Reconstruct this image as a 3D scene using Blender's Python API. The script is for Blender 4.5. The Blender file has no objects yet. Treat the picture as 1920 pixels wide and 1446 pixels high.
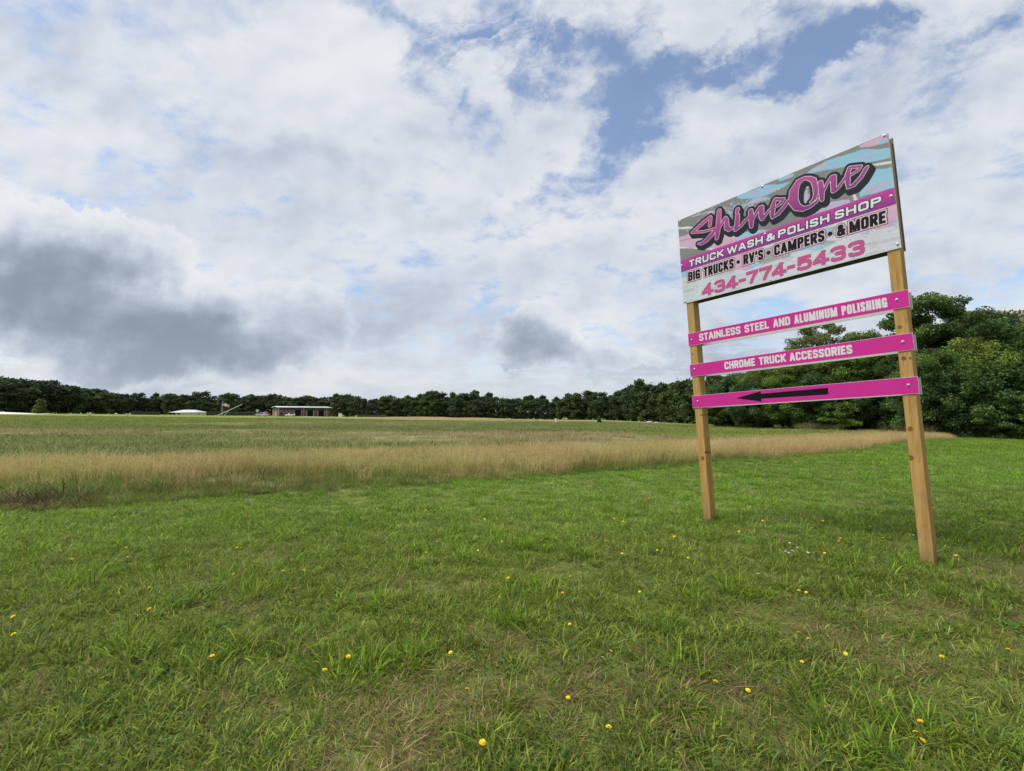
import bpy, math, random
import numpy as np
from mathutils import Vector, Matrix

SC = bpy.context.scene
COL = SC.collection
RAD = math.radians

# ------------------------------------------------------------------ camera
CAM_H = 1.40
PITCH = math.atan((780 - 723) / 890.0)
cam_d = bpy.data.cameras.new('camera')
cam_d.sensor_width = 36.0
cam_d.lens = 36.0 * 890.0 / 1920.0
cam_d.clip_start = 0.05
cam_d.clip_end = 6000
cam = bpy.data.objects.new('camera', cam_d)
COL.objects.link(cam)
cam.location = (0, 0, CAM_H)
cam.rotation_euler = (math.pi / 2 + PITCH, 0, 0)
SC.camera = cam
SC.view_settings.view_transform = 'Standard'
SC.view_settings.look = 'None'
SC.view_settings.exposure = 0.55
SC.view_settings.gamma = 1.0
SC.cycles.max_bounces = 6
SC.cycles.diffuse_bounces = 3
SC.cycles.transmission_bounces = 3
SC.cycles.caustics_reflective = False
SC.cycles.caustics_refractive = False

SUN_EL, SUN_AZ = RAD(56), RAD(-100)      # azimuth from +Y towards +X

# ------------------------------------------------------------------ node helpers
class NT:
    def __init__(self, tree):
        self.t = tree
    def new(self, kind, **kw):
        n = self.t.nodes.new(kind)
        for k, v in kw.items():
            setattr(n, k, v)
        return n
    def put(self, sock, v):
        if isinstance(v, V):
            self.t.links.new(v.s, sock)
        elif v is not None:
            try:
                sock.default_value = v
            except Exception:
                sock.default_value = (v[0], v[1], v[2], 1.0) if len(v) == 3 else v[:3]
    def math(self, op, a, b=None, c=None, clamp=False):
        n = self.new('ShaderNodeMath', operation=op, use_clamp=clamp)
        self.put(n.inputs[0], a); self.put(n.inputs[1], b); self.put(n.inputs[2], c)
        return V(self, n.outputs[0])
    def vec(self, x, y, z):
        n = self.new('ShaderNodeCombineXYZ')
        for i, q in enumerate((x, y, z)):
            self.put(n.inputs[i], q)
        return V(self, n.outputs[0])
    def sep(self, v):
        n = self.new('ShaderNodeSeparateXYZ'); self.put(n.inputs[0], v)
        return [V(self, o) for o in n.outputs]
    def vmath(self, op, a, b=None, s=None):
        n = self.new('ShaderNodeVectorMath', operation=op)
        self.put(n.inputs[0], a)
        if b is not None: self.put(n.inputs[1], b)
        if s is not None: self.put(n.inputs['Scale'], s)
        return V(self, n.outputs[0])
    def noise(self, v, scale, detail=4, rough=0.55, dist=0.0, color=False, lac=2.0):
        n = self.new('ShaderNodeTexNoise')
        self.put(n.inputs['Vector'], v); n.inputs['Scale'].default_value = scale
        n.inputs['Detail'].default_value = detail; n.inputs['Roughness'].default_value = rough
        n.inputs['Distortion'].default_value = dist; n.inputs['Lacunarity'].default_value = lac
        return V(self, n.outputs['Color' if color else 'Fac'])
    def smooth(self, v, a, b):
        n = self.new('ShaderNodeMapRange', interpolation_type='SMOOTHSTEP')
        self.put(n.inputs['Value'], v)
        self.put(n.inputs['From Min'], a); self.put(n.inputs['From Max'], b)
        return V(self, n.outputs[0])
    def ramp(self, v, stops):
        n = self.new('ShaderNodeValToRGB')
        e = n.color_ramp.elements
        while len(e) < len(stops): e.new(0.5)
        for el, (p, c) in zip(e, stops):
            el.position = p; el.color = (c[0], c[1], c[2], 1)
        self.put(n.inputs[0], v)
        return V(self, n.outputs[0])
    def mix(self, f, a, b, mode='MIX'):
        n = self.new('ShaderNodeMix', data_type='RGBA', blend_type=mode)
        self.put(n.inputs[0], f); self.put(n.inputs[6], a); self.put(n.inputs[7], b)
        return V(self, n.outputs[2])

class V:
    def __init__(self, nt, s): self.n, self.s = nt, s
    def __add__(self, o): return self.n.math('ADD', self, o)
    __radd__ = __add__
    def __sub__(self, o): return self.n.math('SUBTRACT', self, o)
    def __rsub__(self, o): return self.n.math('SUBTRACT', o, self)
    def __mul__(self, o): return self.n.math('MULTIPLY', self, o)
    __rmul__ = __mul__
    def __truediv__(self, o): return self.n.math('DIVIDE', self, o)
    def clamp(self): return self.n.math('ADD', self, 0.0, clamp=True)
    def max(self, o): return self.n.math('MAXIMUM', self, o)
    def min(self, o): return self.n.math('MINIMUM', self, o)

# ------------------------------------------------------------------ world: Nishita sky behind broken cloud
def px_dir(px, py):
    """direction (x/y, z/y) of a spot of sky, about the world +Y axis"""
    a, b = (px - 960) / 890.0, -(py - 723) / 890.0
    y = math.cos(PITCH) - b * math.sin(PITCH)
    z = math.sin(PITCH) + b * math.cos(PITCH)
    return a / y, z / y

world = bpy.data.worlds.new('World')
SC.world = world
world.use_nodes = True
W = NT(world.node_tree)
W.t.nodes.clear()
tc = W.new('ShaderNodeTexCoord')
D = V(W, tc.outputs['Generated'])
dx, dy, dz = W.sep(D)
yy = dy.max(0.18)
gx0, gz0 = dx / yy, dz / yy
# warped sky coordinates give the cloud edges their ragged outline
zz = dz.max(0.0) + 0.20
q = W.vec(dx / zz, dy / zz, 0.0)
g0 = W.vec(gx0, gz0, 0.0)
wn = W.noise(g0, 3.2, 6, 0.62, color=True)
wx, wy, wz = W.sep(wn)
gx = gx0 + (wx - 0.5) * 0.36
gz = gz0 + (wy - 0.5) * 0.30
def blob(px, py, rx, ry, rot=0.0, p=1.0):
    cx, cz = px_dir(px, py)
    rx, rz = rx / 890.0, ry / 890.0
    c, s = math.cos(RAD(rot)), math.sin(RAD(rot))
    ax = gx * (c / rx) + gz * (s / rx) - (cx * c + cz * s) / rx
    az = gz * (c / rz) - gx * (s / rz) - (cz * c - cx * s) / rz
    return W.math('POWER', 2.718, (ax * ax + az * az) * (-p))
def total(items):
    r = None
    for amp, *b in items:
        t = blob(*b)
        r = t * amp if r is None else W.math('MULTIPLY_ADD', t, amp, r)
    return r
n_mid = W.noise(q, 2.5, 8, 0.62, 0.2)
# billows lit from the upper left: the same field read a little way towards the light
gb = W.vec(gx0 + (wy - 0.5) * 0.10, gz0 * 1.35 + (wz - 0.5) * 0.10, 0.0)
n_fine = W.noise(q, 7.0, 5, 0.62, 0.2)
n_a = W.noise(gb, 3.4, 7, 0.55)
n_b = W.noise(W.vmath('ADD', gb, (-0.03, 0.05, 0.0)), 3.4, 3, 0.5)
relief = n_b - n_a
# coverage: mostly cloud, with the holes where the blue shows
holes = total([
    (0.95, 1165, 205, 75, 56, 30), (0.80, 1235, 140, 80, 30, 45), (0.72, 1345, 112, 95, 40, 28), (0.68, 1455, 135, 100, 26, 24), (0.72, 1570, 62, 150, 36, 16), (0.55, 1680, 30, 120, 34, 10), (0.45, 1330, 60, 260, 60, 20), (0.6, 1010, 150, 90, 30, 50),
    (0.70, 980, 40, 170, 70, 0), (0.66, 790, 22, 150, 44, -20), (0.60, 1110, 262, 95, 44, 10), (0.5, 880, 120, 120, 60, 0),
    (0.42, 840, 215, 70, 36, 60), (0.36, 570, 405, 230, 30, -4), (0.36, 960, 395, 90, 24, 25),
    (0.74, 1860, 545, 200, 34, 3), (0.50, 1440, 600, 90, 44, 0), (0.36, 1850, 70, 160, 50, 30),
    (0.34, 1240, 30, 260, 40, 10), (0.22, 1100, 330, 260, 60, 20), (0.2, 640, 640, 160, 20, 0)])
sc_, ss_ = math.cos(RAD(34)), math.sin(RAD(34))
n_str = W.noise(W.vec((gx * sc_ + gz * ss_) * 2.0, (gz * sc_ - gx * ss_) * 5.0, 1.7), 1.0, 8, 0.66, 0.3)
cover = 0.74 - holes * 0.62 + (n_mid - 0.5) * 2.2 + (n_a - 0.5) * 1.0 + (n_fine - 0.5) * 1.9 + (n_str - 0.5) * (1.0 + holes * 3.6)
cover = W.smooth(cover, -0.10, 0.78)
# cloud brightness: white tops, grey undersides
shade = 0.205 - relief * 1.0 + (n_mid - 0.5) * 0.36 + (n_fine - 0.5) * 0.16 + total([
    (0.14, 330, 235, 300, 42, -30), (0.13, 640, 330, 220, 40, -30), (0.16, 820, 600, 240, 50, 0), (0.26, 1260, 660, 220, 60, 0),
    (0.12, 1000, 500, 160, 60, 20), (0.12, 1500, 240, 300, 40, 20), (-0.22, 700, 70, 420, 120, 10), (-0.2, 1000, 420, 240, 90, 20), (-0.15, 150, 250, 200, 80, 0)])
# heaped clouds with lit rims and dark flat bases
heap = (n_fine - 0.5) * 0.25 + total([
    (1.15, 130, 570, 350, 130, -12), (1.05, 400, 645, 190, 62, -14), (0.85, 40, 430, 210, 120, -22),
    (0.66, 600, 570, 120, 70, -8), (1.0, 990, 630, 115, 66, 0), (0.5, 1180, 655, 140, 36, 0)]) + (n_a - 0.5) * 0.85 + (wy - 0.5) * 0.30
inside = W.smooth(heap, 0.37, 0.48)
cxg, czg = px_dir(300, 690)
low = (gz0 * -1.0 + 0.30) * 1.0
hshade = 0.03 + total([(0.20, 990, 640, 120, 60, 0), (0.05, 250, 560, 300, 90, -12)]) + (heap - 0.40).max(0.0) * 0.64 + low * 0.95 - relief * 1.5
shade = shade + (hshade - shade) * inside
base_lite = total([(0.35, 620, 705, 190, 20, 0), (0.30, 250, 712, 330, 14, -4), (0.2, 1150, 600, 200, 40, 0)])
shade = shade - base_lite
shade = W.smooth(shade, -0.15, 1.05)
ccol = W.ramp(shade, [(0.0, (0.90, 0.915, 0.935)), (0.22, (0.74, 0.785, 0.865)), (0.45, (0.56, 0.62, 0.725)), (0.75, (0.40, 0.465, 0.565)), (1.0, (0.29, 0.345, 0.43))])
# thinner and paler towards the horizon
hz = W.smooth(dz, 0.16, 0.0) * 0.45
ccol = W.mix(hz, ccol, (0.56, 0.615, 0.69))
sky = W.new('ShaderNodeTexSky', sky_type='NISHITA', sun_disc=False)
sky.sun_elevation = SUN_EL
sky.sun_rotation = SUN_AZ
sky.air_density = 1.0; sky.dust_density = 0.6; sky.ozone_density = 2.0
b1 = W.new('ShaderNodeBackground'); b1.inputs[1].default_value = 0.118
W.t.links.new(sky.outputs[0], b1.inputs[0])
b2 = W.new('ShaderNodeBackground'); b2.inputs[1].default_value = 0.635
W.put(b2.inputs[0], ccol)
ms = W.new('ShaderNodeMixShader')
low_haze = W.smooth(dz, 0.26, 0.02) * 0.9
cover = cover.max(inside).max(low_haze)
W.put(ms.inputs[0], (cover * 0.88 + 0.10).max(inside * 0.99).max(low_haze * 1.05).min(0.995))
W.t.links.new(b1.outputs[0], ms.inputs[1]); W.t.links.new(b2.outputs[0], ms.inputs[2])
wo = W.new('ShaderNodeOutputWorld')
W.t.links.new(ms.outputs[0], wo.inputs[0])

# ------------------------------------------------------------------ sun, softened by thin cloud
sun_d = bpy.data.lights.new('sun', 'SUN')
sun_d.energy = 2.9
sun_d.angle = RAD(32)
sun_d.color = (1.0, 0.955, 0.88)
sun = bpy.data.objects.new('sun', sun_d)
COL.objects.link(sun)
sd = Vector((math.sin(SUN_AZ) * math.cos(SUN_EL), math.cos(SUN_AZ) * math.cos(SUN_EL), math.sin(SUN_EL)))
sun.rotation_euler = sd.to_track_quat('Z', 'Y').to_euler()

# ------------------------------------------------------------------ object helpers
def link(o, parent=None):
    COL.objects.link(o)
    if parent is not None: o.parent = parent
    return o
def tag(o, label=None, cat=None, group=None, kind=None):
    for k, v in (('label', label), ('category', cat), ('group', group), ('kind', kind)):
        if v: o[k] = v
    return o
def empty(name, loc, rz=0.0):
    o = bpy.data.objects.new(name, None)
    o.location = loc; o.rotation_euler = (0, 0, rz); o.empty_display_size = 0.3
    return link(o)
def mesh_np(name, v, f, mats=(), mi=None, col=None, smooth=False):
    """v (n,3) floats, f (m,k) ints of one face size"""
    v = np.asarray(v, np.float32); f = np.asarray(f, np.int32)
    me = bpy.data.meshes.new(name)
    m, k = f.shape
    me.vertices.add(len(v)); me.vertices.foreach_set('co', v.ravel())
    me.loops.add(m * k); me.loops.foreach_set('vertex_index', f.ravel())
    me.polygons.add(m); me.polygons.foreach_set('loop_start', np.arange(0, m * k, k, dtype=np.int32))
    if mi is not None: me.polygons.foreach_set('material_index', np.asarray(mi, np.int32))
    for mt in mats: me.materials.append(mt)
    if col is not None:
        a = me.attributes.new('col', 'FLOAT_COLOR', 'POINT')
        c = np.ones((len(v), 4), np.float32); c[:, :3] = col
        a.data.foreach_set('color', c.ravel())
    me.update(calc_edges=True); me.validate()
    if smooth:
        me.polygons.foreach_set('use_smooth', np.ones(m, bool))
    return me
class MB:
    """collects boxes, tubes and prisms into one mesh"""
    def __init__(self): self.v, self.f, self.m = [], [], []
    def add(self, vs, fs, m=0):
        b = len(self.v)
        self.v += [tuple(p) for p in vs]
        for f in fs: self.f.append([b + i for i in f]); self.m.append(m)
    def box(self, x0, x1, y0, y1, z0, z1, m=0, mat=None):
        vs = [(x, y, z) for z in (z0, z1) for y in (y0, y1) for x in (x0, x1)]
        if mat is not None: vs = [mat @ Vector(p) for p in vs]
        self.add(vs, [(0, 2, 3, 1), (4, 5, 7, 6), (0, 1, 5, 4), (2, 6, 7, 3), (0, 4, 6, 2), (1, 3, 7, 5)], m)
    def hexa(self, vs, m=0):
        self.add(vs, [(0, 3, 2, 1), (4, 5, 6, 7), (0, 1, 5, 4), (1, 2, 6, 5), (2, 3, 7, 6), (3, 0, 4, 7)], m)
    def tube(self, pts, rs, n=7, m=0, cap=True):
        pts = [Vector(p) for p in pts]
        rings = []
        for i, p in enumerate(pts):
            t = (pts[min(i + 1, len(pts) - 1)] - pts[max(i - 1, 0)]).normalized()
            u = t.orthogonal().normalized(); w = t.cross(u)
            if i and rings:
                u = (u0 - t * u0.dot(t)).normalized(); w = t.cross(u)
            u0 = u
            r = rs[i] if hasattr(rs, '__len__') else rs
            rings.append([p + (u * math.cos(2 * math.pi * k / n) + w * math.sin(2 * math.pi * k / n)) * r for k in range(n)])
        vs = [p for r in rings for p in r]
        fs = [(i * n + k, i * n + (k + 1) % n, (i + 1) * n + (k + 1) % n, (i + 1) * n + k) for i in range(len(pts) - 1) for k in range(n)]
        if cap: fs += [tuple(range(n))[::-1], tuple(range((len(pts) - 1) * n, len(pts) * n))]
        self.add(vs, fs, m)
    def prism(self, poly, y0, y1, m=0):
        """poly in (x,z), extruded along y"""
        n = len(poly)
        vs = [(x, y0, z) for x, z in poly] + [(x, y1, z) for x, z in poly]
        self.add(vs, [tuple(range(n)), tuple(range(2 * n - 1, n - 1, -1))] + [(i, i + n, (i + 1) % n + n, (i + 1) % n) for i in range(n)], m)
    def mesh(self, name, mats, smooth=False):
        me = bpy.data.meshes.new(name)
        me.from_pydata([tuple(p) for p in self.v], [], self.f)
        for mt in (mats if isinstance(mats, (list, tuple)) else [mats]): me.materials.append(mt)
        me.polygons.foreach_set('material_index', self.m)
        if smooth: me.polygons.foreach_set('use_smooth', [True] * len(self.f))
        me.update(); return me
    def build(self, name, mats, parent=None, smooth=False, loc=None, bevel=0.0):
        o = bpy.data.objects.new(name, self.mesh(name, mats, smooth))
        if loc: o.location = loc
        if bevel:
            b = o.modifiers.new('bevel', 'BEVEL'); b.width = bevel; b.segments = 2; b.limit_method = 'ANGLE'
        return link(o, parent)
def obj(name, me, parent=None, loc=None, rz=None):
    o = bpy.data.objects.new(name, me)
    if loc is not None: o.location = loc
    if rz is not None: o.rotation_euler = (0, 0, rz)
    return link(o, parent)

# ------------------------------------------------------------------ materials
def mat(name, color=(0.5, 0.5, 0.5), rough=0.6, spec=0.3, metal=0.0, var=0.0, vscale=8.0, bump=0.0):
    m = bpy.data.materials.new(name); m.use_nodes = True
    t = NT(m.node_tree); p = m.node_tree.nodes['Principled BSDF']
    p.inputs['Roughness'].default_value = rough
    p.inputs['Specular IOR Level'].default_value = spec
    p.inputs['Metallic'].default_value = metal
    c = tuple(color) + (1,)
    if var:
        g = t.new('ShaderNodeTexCoord')
        n = t.noise(V(t, g.outputs['Object']), vscale, 6, 0.6)
        t.put(p.inputs['Base Color'], t.mix(n, tuple(x * (1 - var) for x in color), tuple(min(1, x * (1 + var)) for x in color)))
        if bump:
            b = t.new('ShaderNodeBump'); b.inputs['Strength'].default_value = bump; b.inputs['Distance'].default_value = 0.01
            t.put(b.inputs['Height'], n); t.t.links.new(b.outputs[0], p.inputs['Normal'])
    else:
        p.inputs['Base Color'].default_value = c
    return m
def leaf_mat(name, inst=False, trans=0.3, rough=0.55, spec=0.25, objvar=0.0):
    """leaf or blade: vertex colour (the plant's own colour), with light passing through"""
    m = bpy.data.materials.new(name); m.use_nodes = True
    t = NT(m.node_tree); t.t.nodes.clear()
    a = t.new('ShaderNodeAttribute', attribute_name='col')
    c = V(t, a.outputs['Color'])
    if inst:
        b = t.new('ShaderNodeAttribute', attribute_name='tint', attribute_type='INSTANCER')
        c = t.mix(1.0, c, V(t, b.outputs['Color']), 'MULTIPLY')
    if objvar:
        oi = t.new('ShaderNodeObjectInfo')
        r = V(t, oi.outputs['Random'])
        c = t.mix(1.0, c, t.ramp(r, [(0.0, (1 - objvar, 1 - objvar, 1.0)), (0.5, (1, 1, 1)), (1.0, (1 + objvar, 1 + objvar * 0.8, 0.9))]), 'MULTIPLY')
    p = t.new('ShaderNodeBsdfPrincipled')
    t.put(p.inputs['Base Color'], c)
    p.inputs['Roughness'].default_value = rough; p.inputs['Specular IOR Level'].default_value = spec
    tr = t.new('ShaderNodeBsdfTranslucent'); t.put(tr.inputs[0], c)
    mx = t.new('ShaderNodeMixShader'); mx.inputs[0].default_value = trans
    o = t.new('ShaderNodeOutputMaterial')
    t.t.links.new(p.outputs[0], mx.inputs[1]); t.t.links.new(tr.outputs[0], mx.inputs[2]); t.t.links.new(mx.outputs[0], o.inputs[0])
    return m
M_BLADE = leaf_mat('grass_blade', inst=True, trans=0.42, spec=0.12)
M_LEAF = leaf_mat('tree_leaf', trans=0.30, spec=0.12, objvar=0.18)
M_BARK = mat('bark', (0.10, 0.08, 0.06), 0.9, 0.1, var=0.4, vscale=5)
M_PBARK = mat('pale_bark', (0.22, 0.20, 0.17), 0.9, 0.1, var=0.3, vscale=3)

# ------------------------------------------------------------------ terrain
rng = np.random.default_rng(7)
def vnoise(x, y, scale, seed=0, octs=3):
    x = np.asarray(x, float) / scale; y = np.asarray(y, float) / scale
    out = 0; amp = 1; tot = 0
    for o in range(octs):
        g = np.random.default_rng(seed * 31 + o).random((256, 256))
        xi = np.floor(x).astype(int); yi = np.floor(y).astype(int)
        fx = x - xi; fy = y - yi
        fx = fx * fx * (3 - 2 * fx); fy = fy * fy * (3 - 2 * fy)
        a = g[xi % 256, yi % 256]; b = g[(xi + 1) % 256, yi % 256]; c = g[xi % 256, (yi + 1) % 256]; d = g[(xi + 1) % 256, (yi + 1) % 256]
        out = out + amp * ((a * (1 - fx) + b * fx) * (1 - fy) + (c * (1 - fx) + d * fx) * fy)
        tot += amp; amp *= 0.5; x = x * 2.03 + 11.3; y = y * 2.03 + 5.7
    return out / tot
SL_U = [-3, -1.5, -1.08, -0.68, -0.45, -0.1, 0.2, 0.37, 0.55, 0.8, 0.95, 1.1, 1.4, 3]
SL_S = [0.010, 0.0125, 0.0117, 0.0067, 0.0048, -0.0014, -0.0030, -0.0094, -0.0124, -0.0144, -0.024, -0.030, -0.030, -0.02]
def gh(x, y):
    x = np.asarray(x, float); y = np.asarray(y, float)
    d = np.maximum(y - 15, 0)
    u = x / np.maximum(y, 15)
    z = np.interp(u, SL_U, SL_S) * np.minimum(d, 330)
    z = z + (vnoise(x, y, 26, 3, 2) - 0.5) * 0.35 * np.clip((y - 25) / 60, 0, 1)
    z = z + (vnoise(x, y, 1.6, 5, 2) - 0.5) * 0.05
    # low bank of dug earth in the middle distance
    e = ((x + 32) / 38) ** 2 + ((y - 232) / 9) ** 2
    return z + 1.1 * np.exp(-e) * (0.7 + 0.6 * vnoise(x, y, 9, 9, 2))
def ghs(x, y): return float(gh(np.array([x]), np.array([y]))[0])
ED_X = [-60, -7.4, 0, 5.3, 12.2, 42, 60]
ED_Y = [-10, 6.9, 10.4, 13.8, 18.4, 45, 62]
def edge(x): return np.interp(x, ED_X, ED_Y) + (vnoise(x, x * 0, 2.2, 41, 2) - 0.5) * 0.9

GREEN = np.array([0.120, 0.175, 0.042]); TAN = np.array([0.330, 0.285, 0.150]); BRIGHT = np.array([0.20, 0.275, 0.030]); OLIVE = np.array([0.195, 0.225, 0.078])
def field_tint(x, y):
    """own colour of the field's plants at a spot"""
    x = np.asarray(x, float); y = np.asarray(y, float)
    a = vnoise(x * 0.35, y, 7, 21, 4)[..., None]
    b = vnoise(x * 0.3, y, 16, 22, 3)[..., None]
    t = np.clip((a - 0.53) * 5 + 0.12, 0, 1)
    t = np.clip(t + 0.30 * (np.clip((x / np.maximum(y, 1) + 0.35) / 0.5, 0, 1) * np.exp(-((y - 40) / 20) ** 2))[..., None], 0, 0.92)
    c = OLIVE * (1 - t) + TAN * t
    g = np.clip((b - 0.52) * 6, 0, 1)
    c = c * (1 - g * 0.55) + GREEN * (g * 0.55)
    # lusher grass on the left towards the road
    l = (np.clip((-x / np.maximum(y, 1) - 0.25) / 0.5, 0, 1) * np.clip((y - 32) / 70, 0, 1))[..., None] * 0.6
    c = c * (1 - l) + (BRIGHT * 0.9) * l
    for (cx, cy, rx, ry, k) in ((-17.5, 90, 7.5, 5, 1.0), (14, 40, 5, 2.6, 1.0), (22, 48, 9, 4, 1.0), (12, 52, 6, 2.5, .6), (32, 66, 14, 5, .8), (-36, 78, 9, 4, .6), (22, 70, 16, 4, .55), (36, 64, 9, 5, .6), (8, 56, 9, 3, .35)):
        e = np.exp(-(((x - cx) / rx) ** 2 + ((y - cy) / ry) ** 2) ** 2)[..., None] * k * np.clip(0.6 + (vnoise(x, y, 2.0, 51, 2)[..., None] - 0.3) * 1.6, 0, 1)
        c = c * (1 - e) + BRIGHT * e
    e = np.exp(-(((x + 34) / 36) ** 2 + ((y - 225) / 10) ** 2) ** 2)[..., None] * 0.9
    c = c * (1 - e) + np.array([0.27, 0.185, 0.11]) * e
    return c * (0.8 + 0.4 * vnoise(x, y, 1.3, 61, 2))[..., None]

def warp(n, lo, hi, k):
    t = np.linspace(-1, 1, n); s = np.sinh(t * k) / np.sinh(k)
    return np.where(s < 0, s * -lo, s * hi)
gxs = warp(360, -2600, 2600, 8.2); gys = warp(420, -900, 4000, 8.2)
GX, GY = np.meshgrid(gxs, gys)
GZ = gh(GX, GY)
nx, ny = len(gxs), len(gys)
idx = np.arange(nx * ny).reshape(ny, nx)
quads = np.stack([idx[:-1, :-1], idx[:-1, 1:], idx[1:, 1:], idx[1:, :-1]], -1).reshape(-1, 4)
gc = field_tint(GX, GY)
inm = (GY < edge(GX))[..., None]
soil = np.array([0.120, 0.155, 0.040]) * (0.7 + 0.6 * vnoise(GX, GY, 0.8, 71, 3))[..., None]
gcol = np.where(inm, soil, gc * np.where(GY[..., None] < 130, 0.8, 1.0))
M_GROUND = bpy.data.materials.new('ground_soil_and_turf'); M_GROUND.use_nodes = True
t = NT(M_GROUND.node_tree); p = t.t.nodes['Principled BSDF']
a = t.new('ShaderNodeAttribute', attribute_name='col'); g = t.new('ShaderNodeNewGeometry')
pos = V(t, g.outputs['Position'])
n1 = (t.noise(pos, 6.0, 6, 0.7) - 0.5) * 1.2 + (t.noise(t.vmath('MULTIPLY', pos, (1.0, 0.35, 1.0)), 70.0, 4, 0.7, 1.5) - 0.5) * 2.2 + 0.5; n2 = t.noise(pos, 0.35, 5, 0.65)
mul = t.mix(n1, (0.45, 0.45, 0.45), (1.5, 1.45, 1.4))
mul2 = t.mix(n2, (0.75, 0.8, 0.75), (1.25, 1.2, 1.2))
t.put(p.inputs['Base Color'], t.mix(1.0, t.mix(1.0, V(t, a.outputs['Color']), mul, 'MULTIPLY'), mul2, 'MULTIPLY'))
p.inputs['Roughness'].default_value = 0.95; p.inputs['Specular IOR Level'].default_value = 0.05
ground = obj('ground', mesh_np('ground', np.stack([GX, GY, GZ], -1).reshape(-1, 3), quads, [M_GROUND], col=gcol.reshape(-1, 3), smooth=True))
ground['kind'] = 'structure'

# pale concrete road on the far left
rp = [(-420, 150), (-330, 170), (-262, 187), (-222, 196), (-208, 201), (-199, 204)]
vs, fs = [], []
for i, (x, y) in enumerate(rp):
    w = (8, 8, 8, 7, 5, 2)[i]
    for dyy in (-w, 0, w):
        vs.append((x, y + dyy, ghs(x, y + dyy) + 0.06 + (dyy + w) / (2 * w) * (1.0 if i < 4 else 0.4)))
for i in range(len(rp) - 1):
    for k in range(2): fs.append((i * 3 + k, (i + 1) * 3 + k, (i + 1) * 3 + k + 1, i * 3 + k + 1))
road = obj('road', mesh_np('road', vs, fs, [mat('concrete', (0.62, 0.60, 0.56), 0.85, 0.2, var=0.12, vscale=0.3)]))
road['kind'] = 'structure'

# ------------------------------------------------------------------ roadside sign
SX = Vector((0.6064, -0.7939, 0.0452)); SYD = Vector((0.0297, -0.0342, -0.9990)); SZ = Vector((0.7946, 0.6071, 0.0028))
ST = Vector((3.1076, 5.6476, 4.2381))
SIGN_BASE = Vector((3.28, 5.45, 0.0))
def sp(x, v, d=0.0):
    """x along the sign, v down from its top edge, d behind its front face (metres)"""
    return ST + SX * x + SYD * v + SZ * d - SIGN_BASE
sign = empty('roadside_sign', SIGN_BASE)
tag(sign, 'two post roadside sign with pink and blue truck wash board over three pink strips', 'sign')

def wood_mat():
    m = bpy.data.materials.new('treated_pine'); m.use_nodes = True
    t = NT(m.node_tree); p = t.t.nodes['Principled BSDF']
    tc = t.new('ShaderNodeTexCoord'); P = V(t, tc.outputs['Object'])
    x, y, z = t.sep(P)
    s = x * SX.x + y * SX.y            # across the post
    d = x * SZ.x + y * SZ.y
    grain = t.noise(t.vec(s * 38.0, d * 38.0, z * 1.1), 1.0, 6, 0.6, 0.6)
    big = t.noise(t.vec(s * 6.0, d * 6.0, z * 0.7), 1.0, 3, 0.5, 1.2)
    rings = t.math('SINE', (big * 46.0) + s * 24.0)
    col = t.ramp(grain, [(0.25, (0.275, 0.155, 0.043)), (0.5, (0.395, 0.240, 0.074)), (0.75, (0.485, 0.315, 0.115))])
    col = t.mix(t.smooth(rings, 0.35, 1.0) * 0.42, col, (0.27, 0.135, 0.035))
    green = t.noise(t.vec(s * 3.0, d * 3.0, z * 0.6), 1.3, 4, 0.6)
    col = t.mix(t.smooth(green, 0.45, 0.75) * 0.5, col, (0.22, 0.185, 0.07))
    grey = t.noise(t.vec(s * 5.0, d * 5.0, z * 1.6), 1.6, 6, 0.7)
    col = t.mix(t.smooth(grey, 0.52, 0.72) * 0.35, col, (0.24, 0.20, 0.15))
    soilz = t.smooth(z, 0.22, 0.02) * 0.55
    col = t.mix(soilz * (grey + 0.3), col, (0.13, 0.10, 0.055))
    crack = t.smooth(t.noise(t.vec(s * 70.0, d * 70.0, z * 0.9), 1.0, 3, 0.5), 0.30, 0.24)
    col = t.mix(crack * 0.75, col, (0.10, 0.055, 0.022))
    for (px, pv, r) in KNOTS:
        c = sp(px, pv, 0.012)
        a = (s - (c.x * SX.x + c.y * SX.y)) / r
        b = (z - c.z) / (r * 1.15)
        wob = (grain - 0.5) * 0.5
        dd = t.math('SQRT', a * a + b * b) + wob
        col = t.mix(t.smooth(dd, 2.2, 0.9) * 0.35, col, (0.34, 0.18, 0.055))
        col = t.mix(t.smooth(dd, 1.15, 0.85), col, (0.16, 0.065, 0.022))
        col = t.mix(t.smooth(dd, 0.7, 0.5) * 0.6, col, (0.24, 0.10, 0.035))
        col = t.mix(t.smooth(dd, 0.35, 0.15) * 0.7, col, (0.10, 0.04, 0.015))
    t.put(p.inputs['Base Color'], col)
    p.inputs['Roughness'].default_value = 0.75; p.inputs['Specular IOR Level'].default_value = 0.2
    b = t.new('ShaderNodeBump'); b.inputs['Strength'].default_value = 0.35; b.inputs['Distance'].default_value = 0.004
    t.put(b.inputs['Height'], grain); t.t.links.new(b.outputs[0], p.inputs['Normal'])
    return m
KNOTS = [(1.135, 2.01, 0.016), (1.14, 2.325, 0.019), (1.128, 3.02, 0.020), (1.108, 3.30, 0.022), (1.19, 2.33, 0.010),
         (-1.092, 3.36, 0.024), (-1.065, 2.78, 0.013), (-1.13, 1.94, 0.010), (-1.05, 3.28, 0.012)]
M_WOOD = wood_mat()
M_WHITE = mat('white_panel_edge', (0.60, 0.61, 0.61), 0.5, 0.4, var=0.08)
M_BACK = mat('panel_back', (0.16, 0.155, 0.15), 0.8, 0.2, var=0.15)
M_BOLT = mat('galvanised_bolt', (0.52, 0.50, 0.52), 0.4, 0.5, metal=0.8, var=0.15, vscale=60)
PD0, PD1 = 0.009, 0.148                # depth span of the posts
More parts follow.
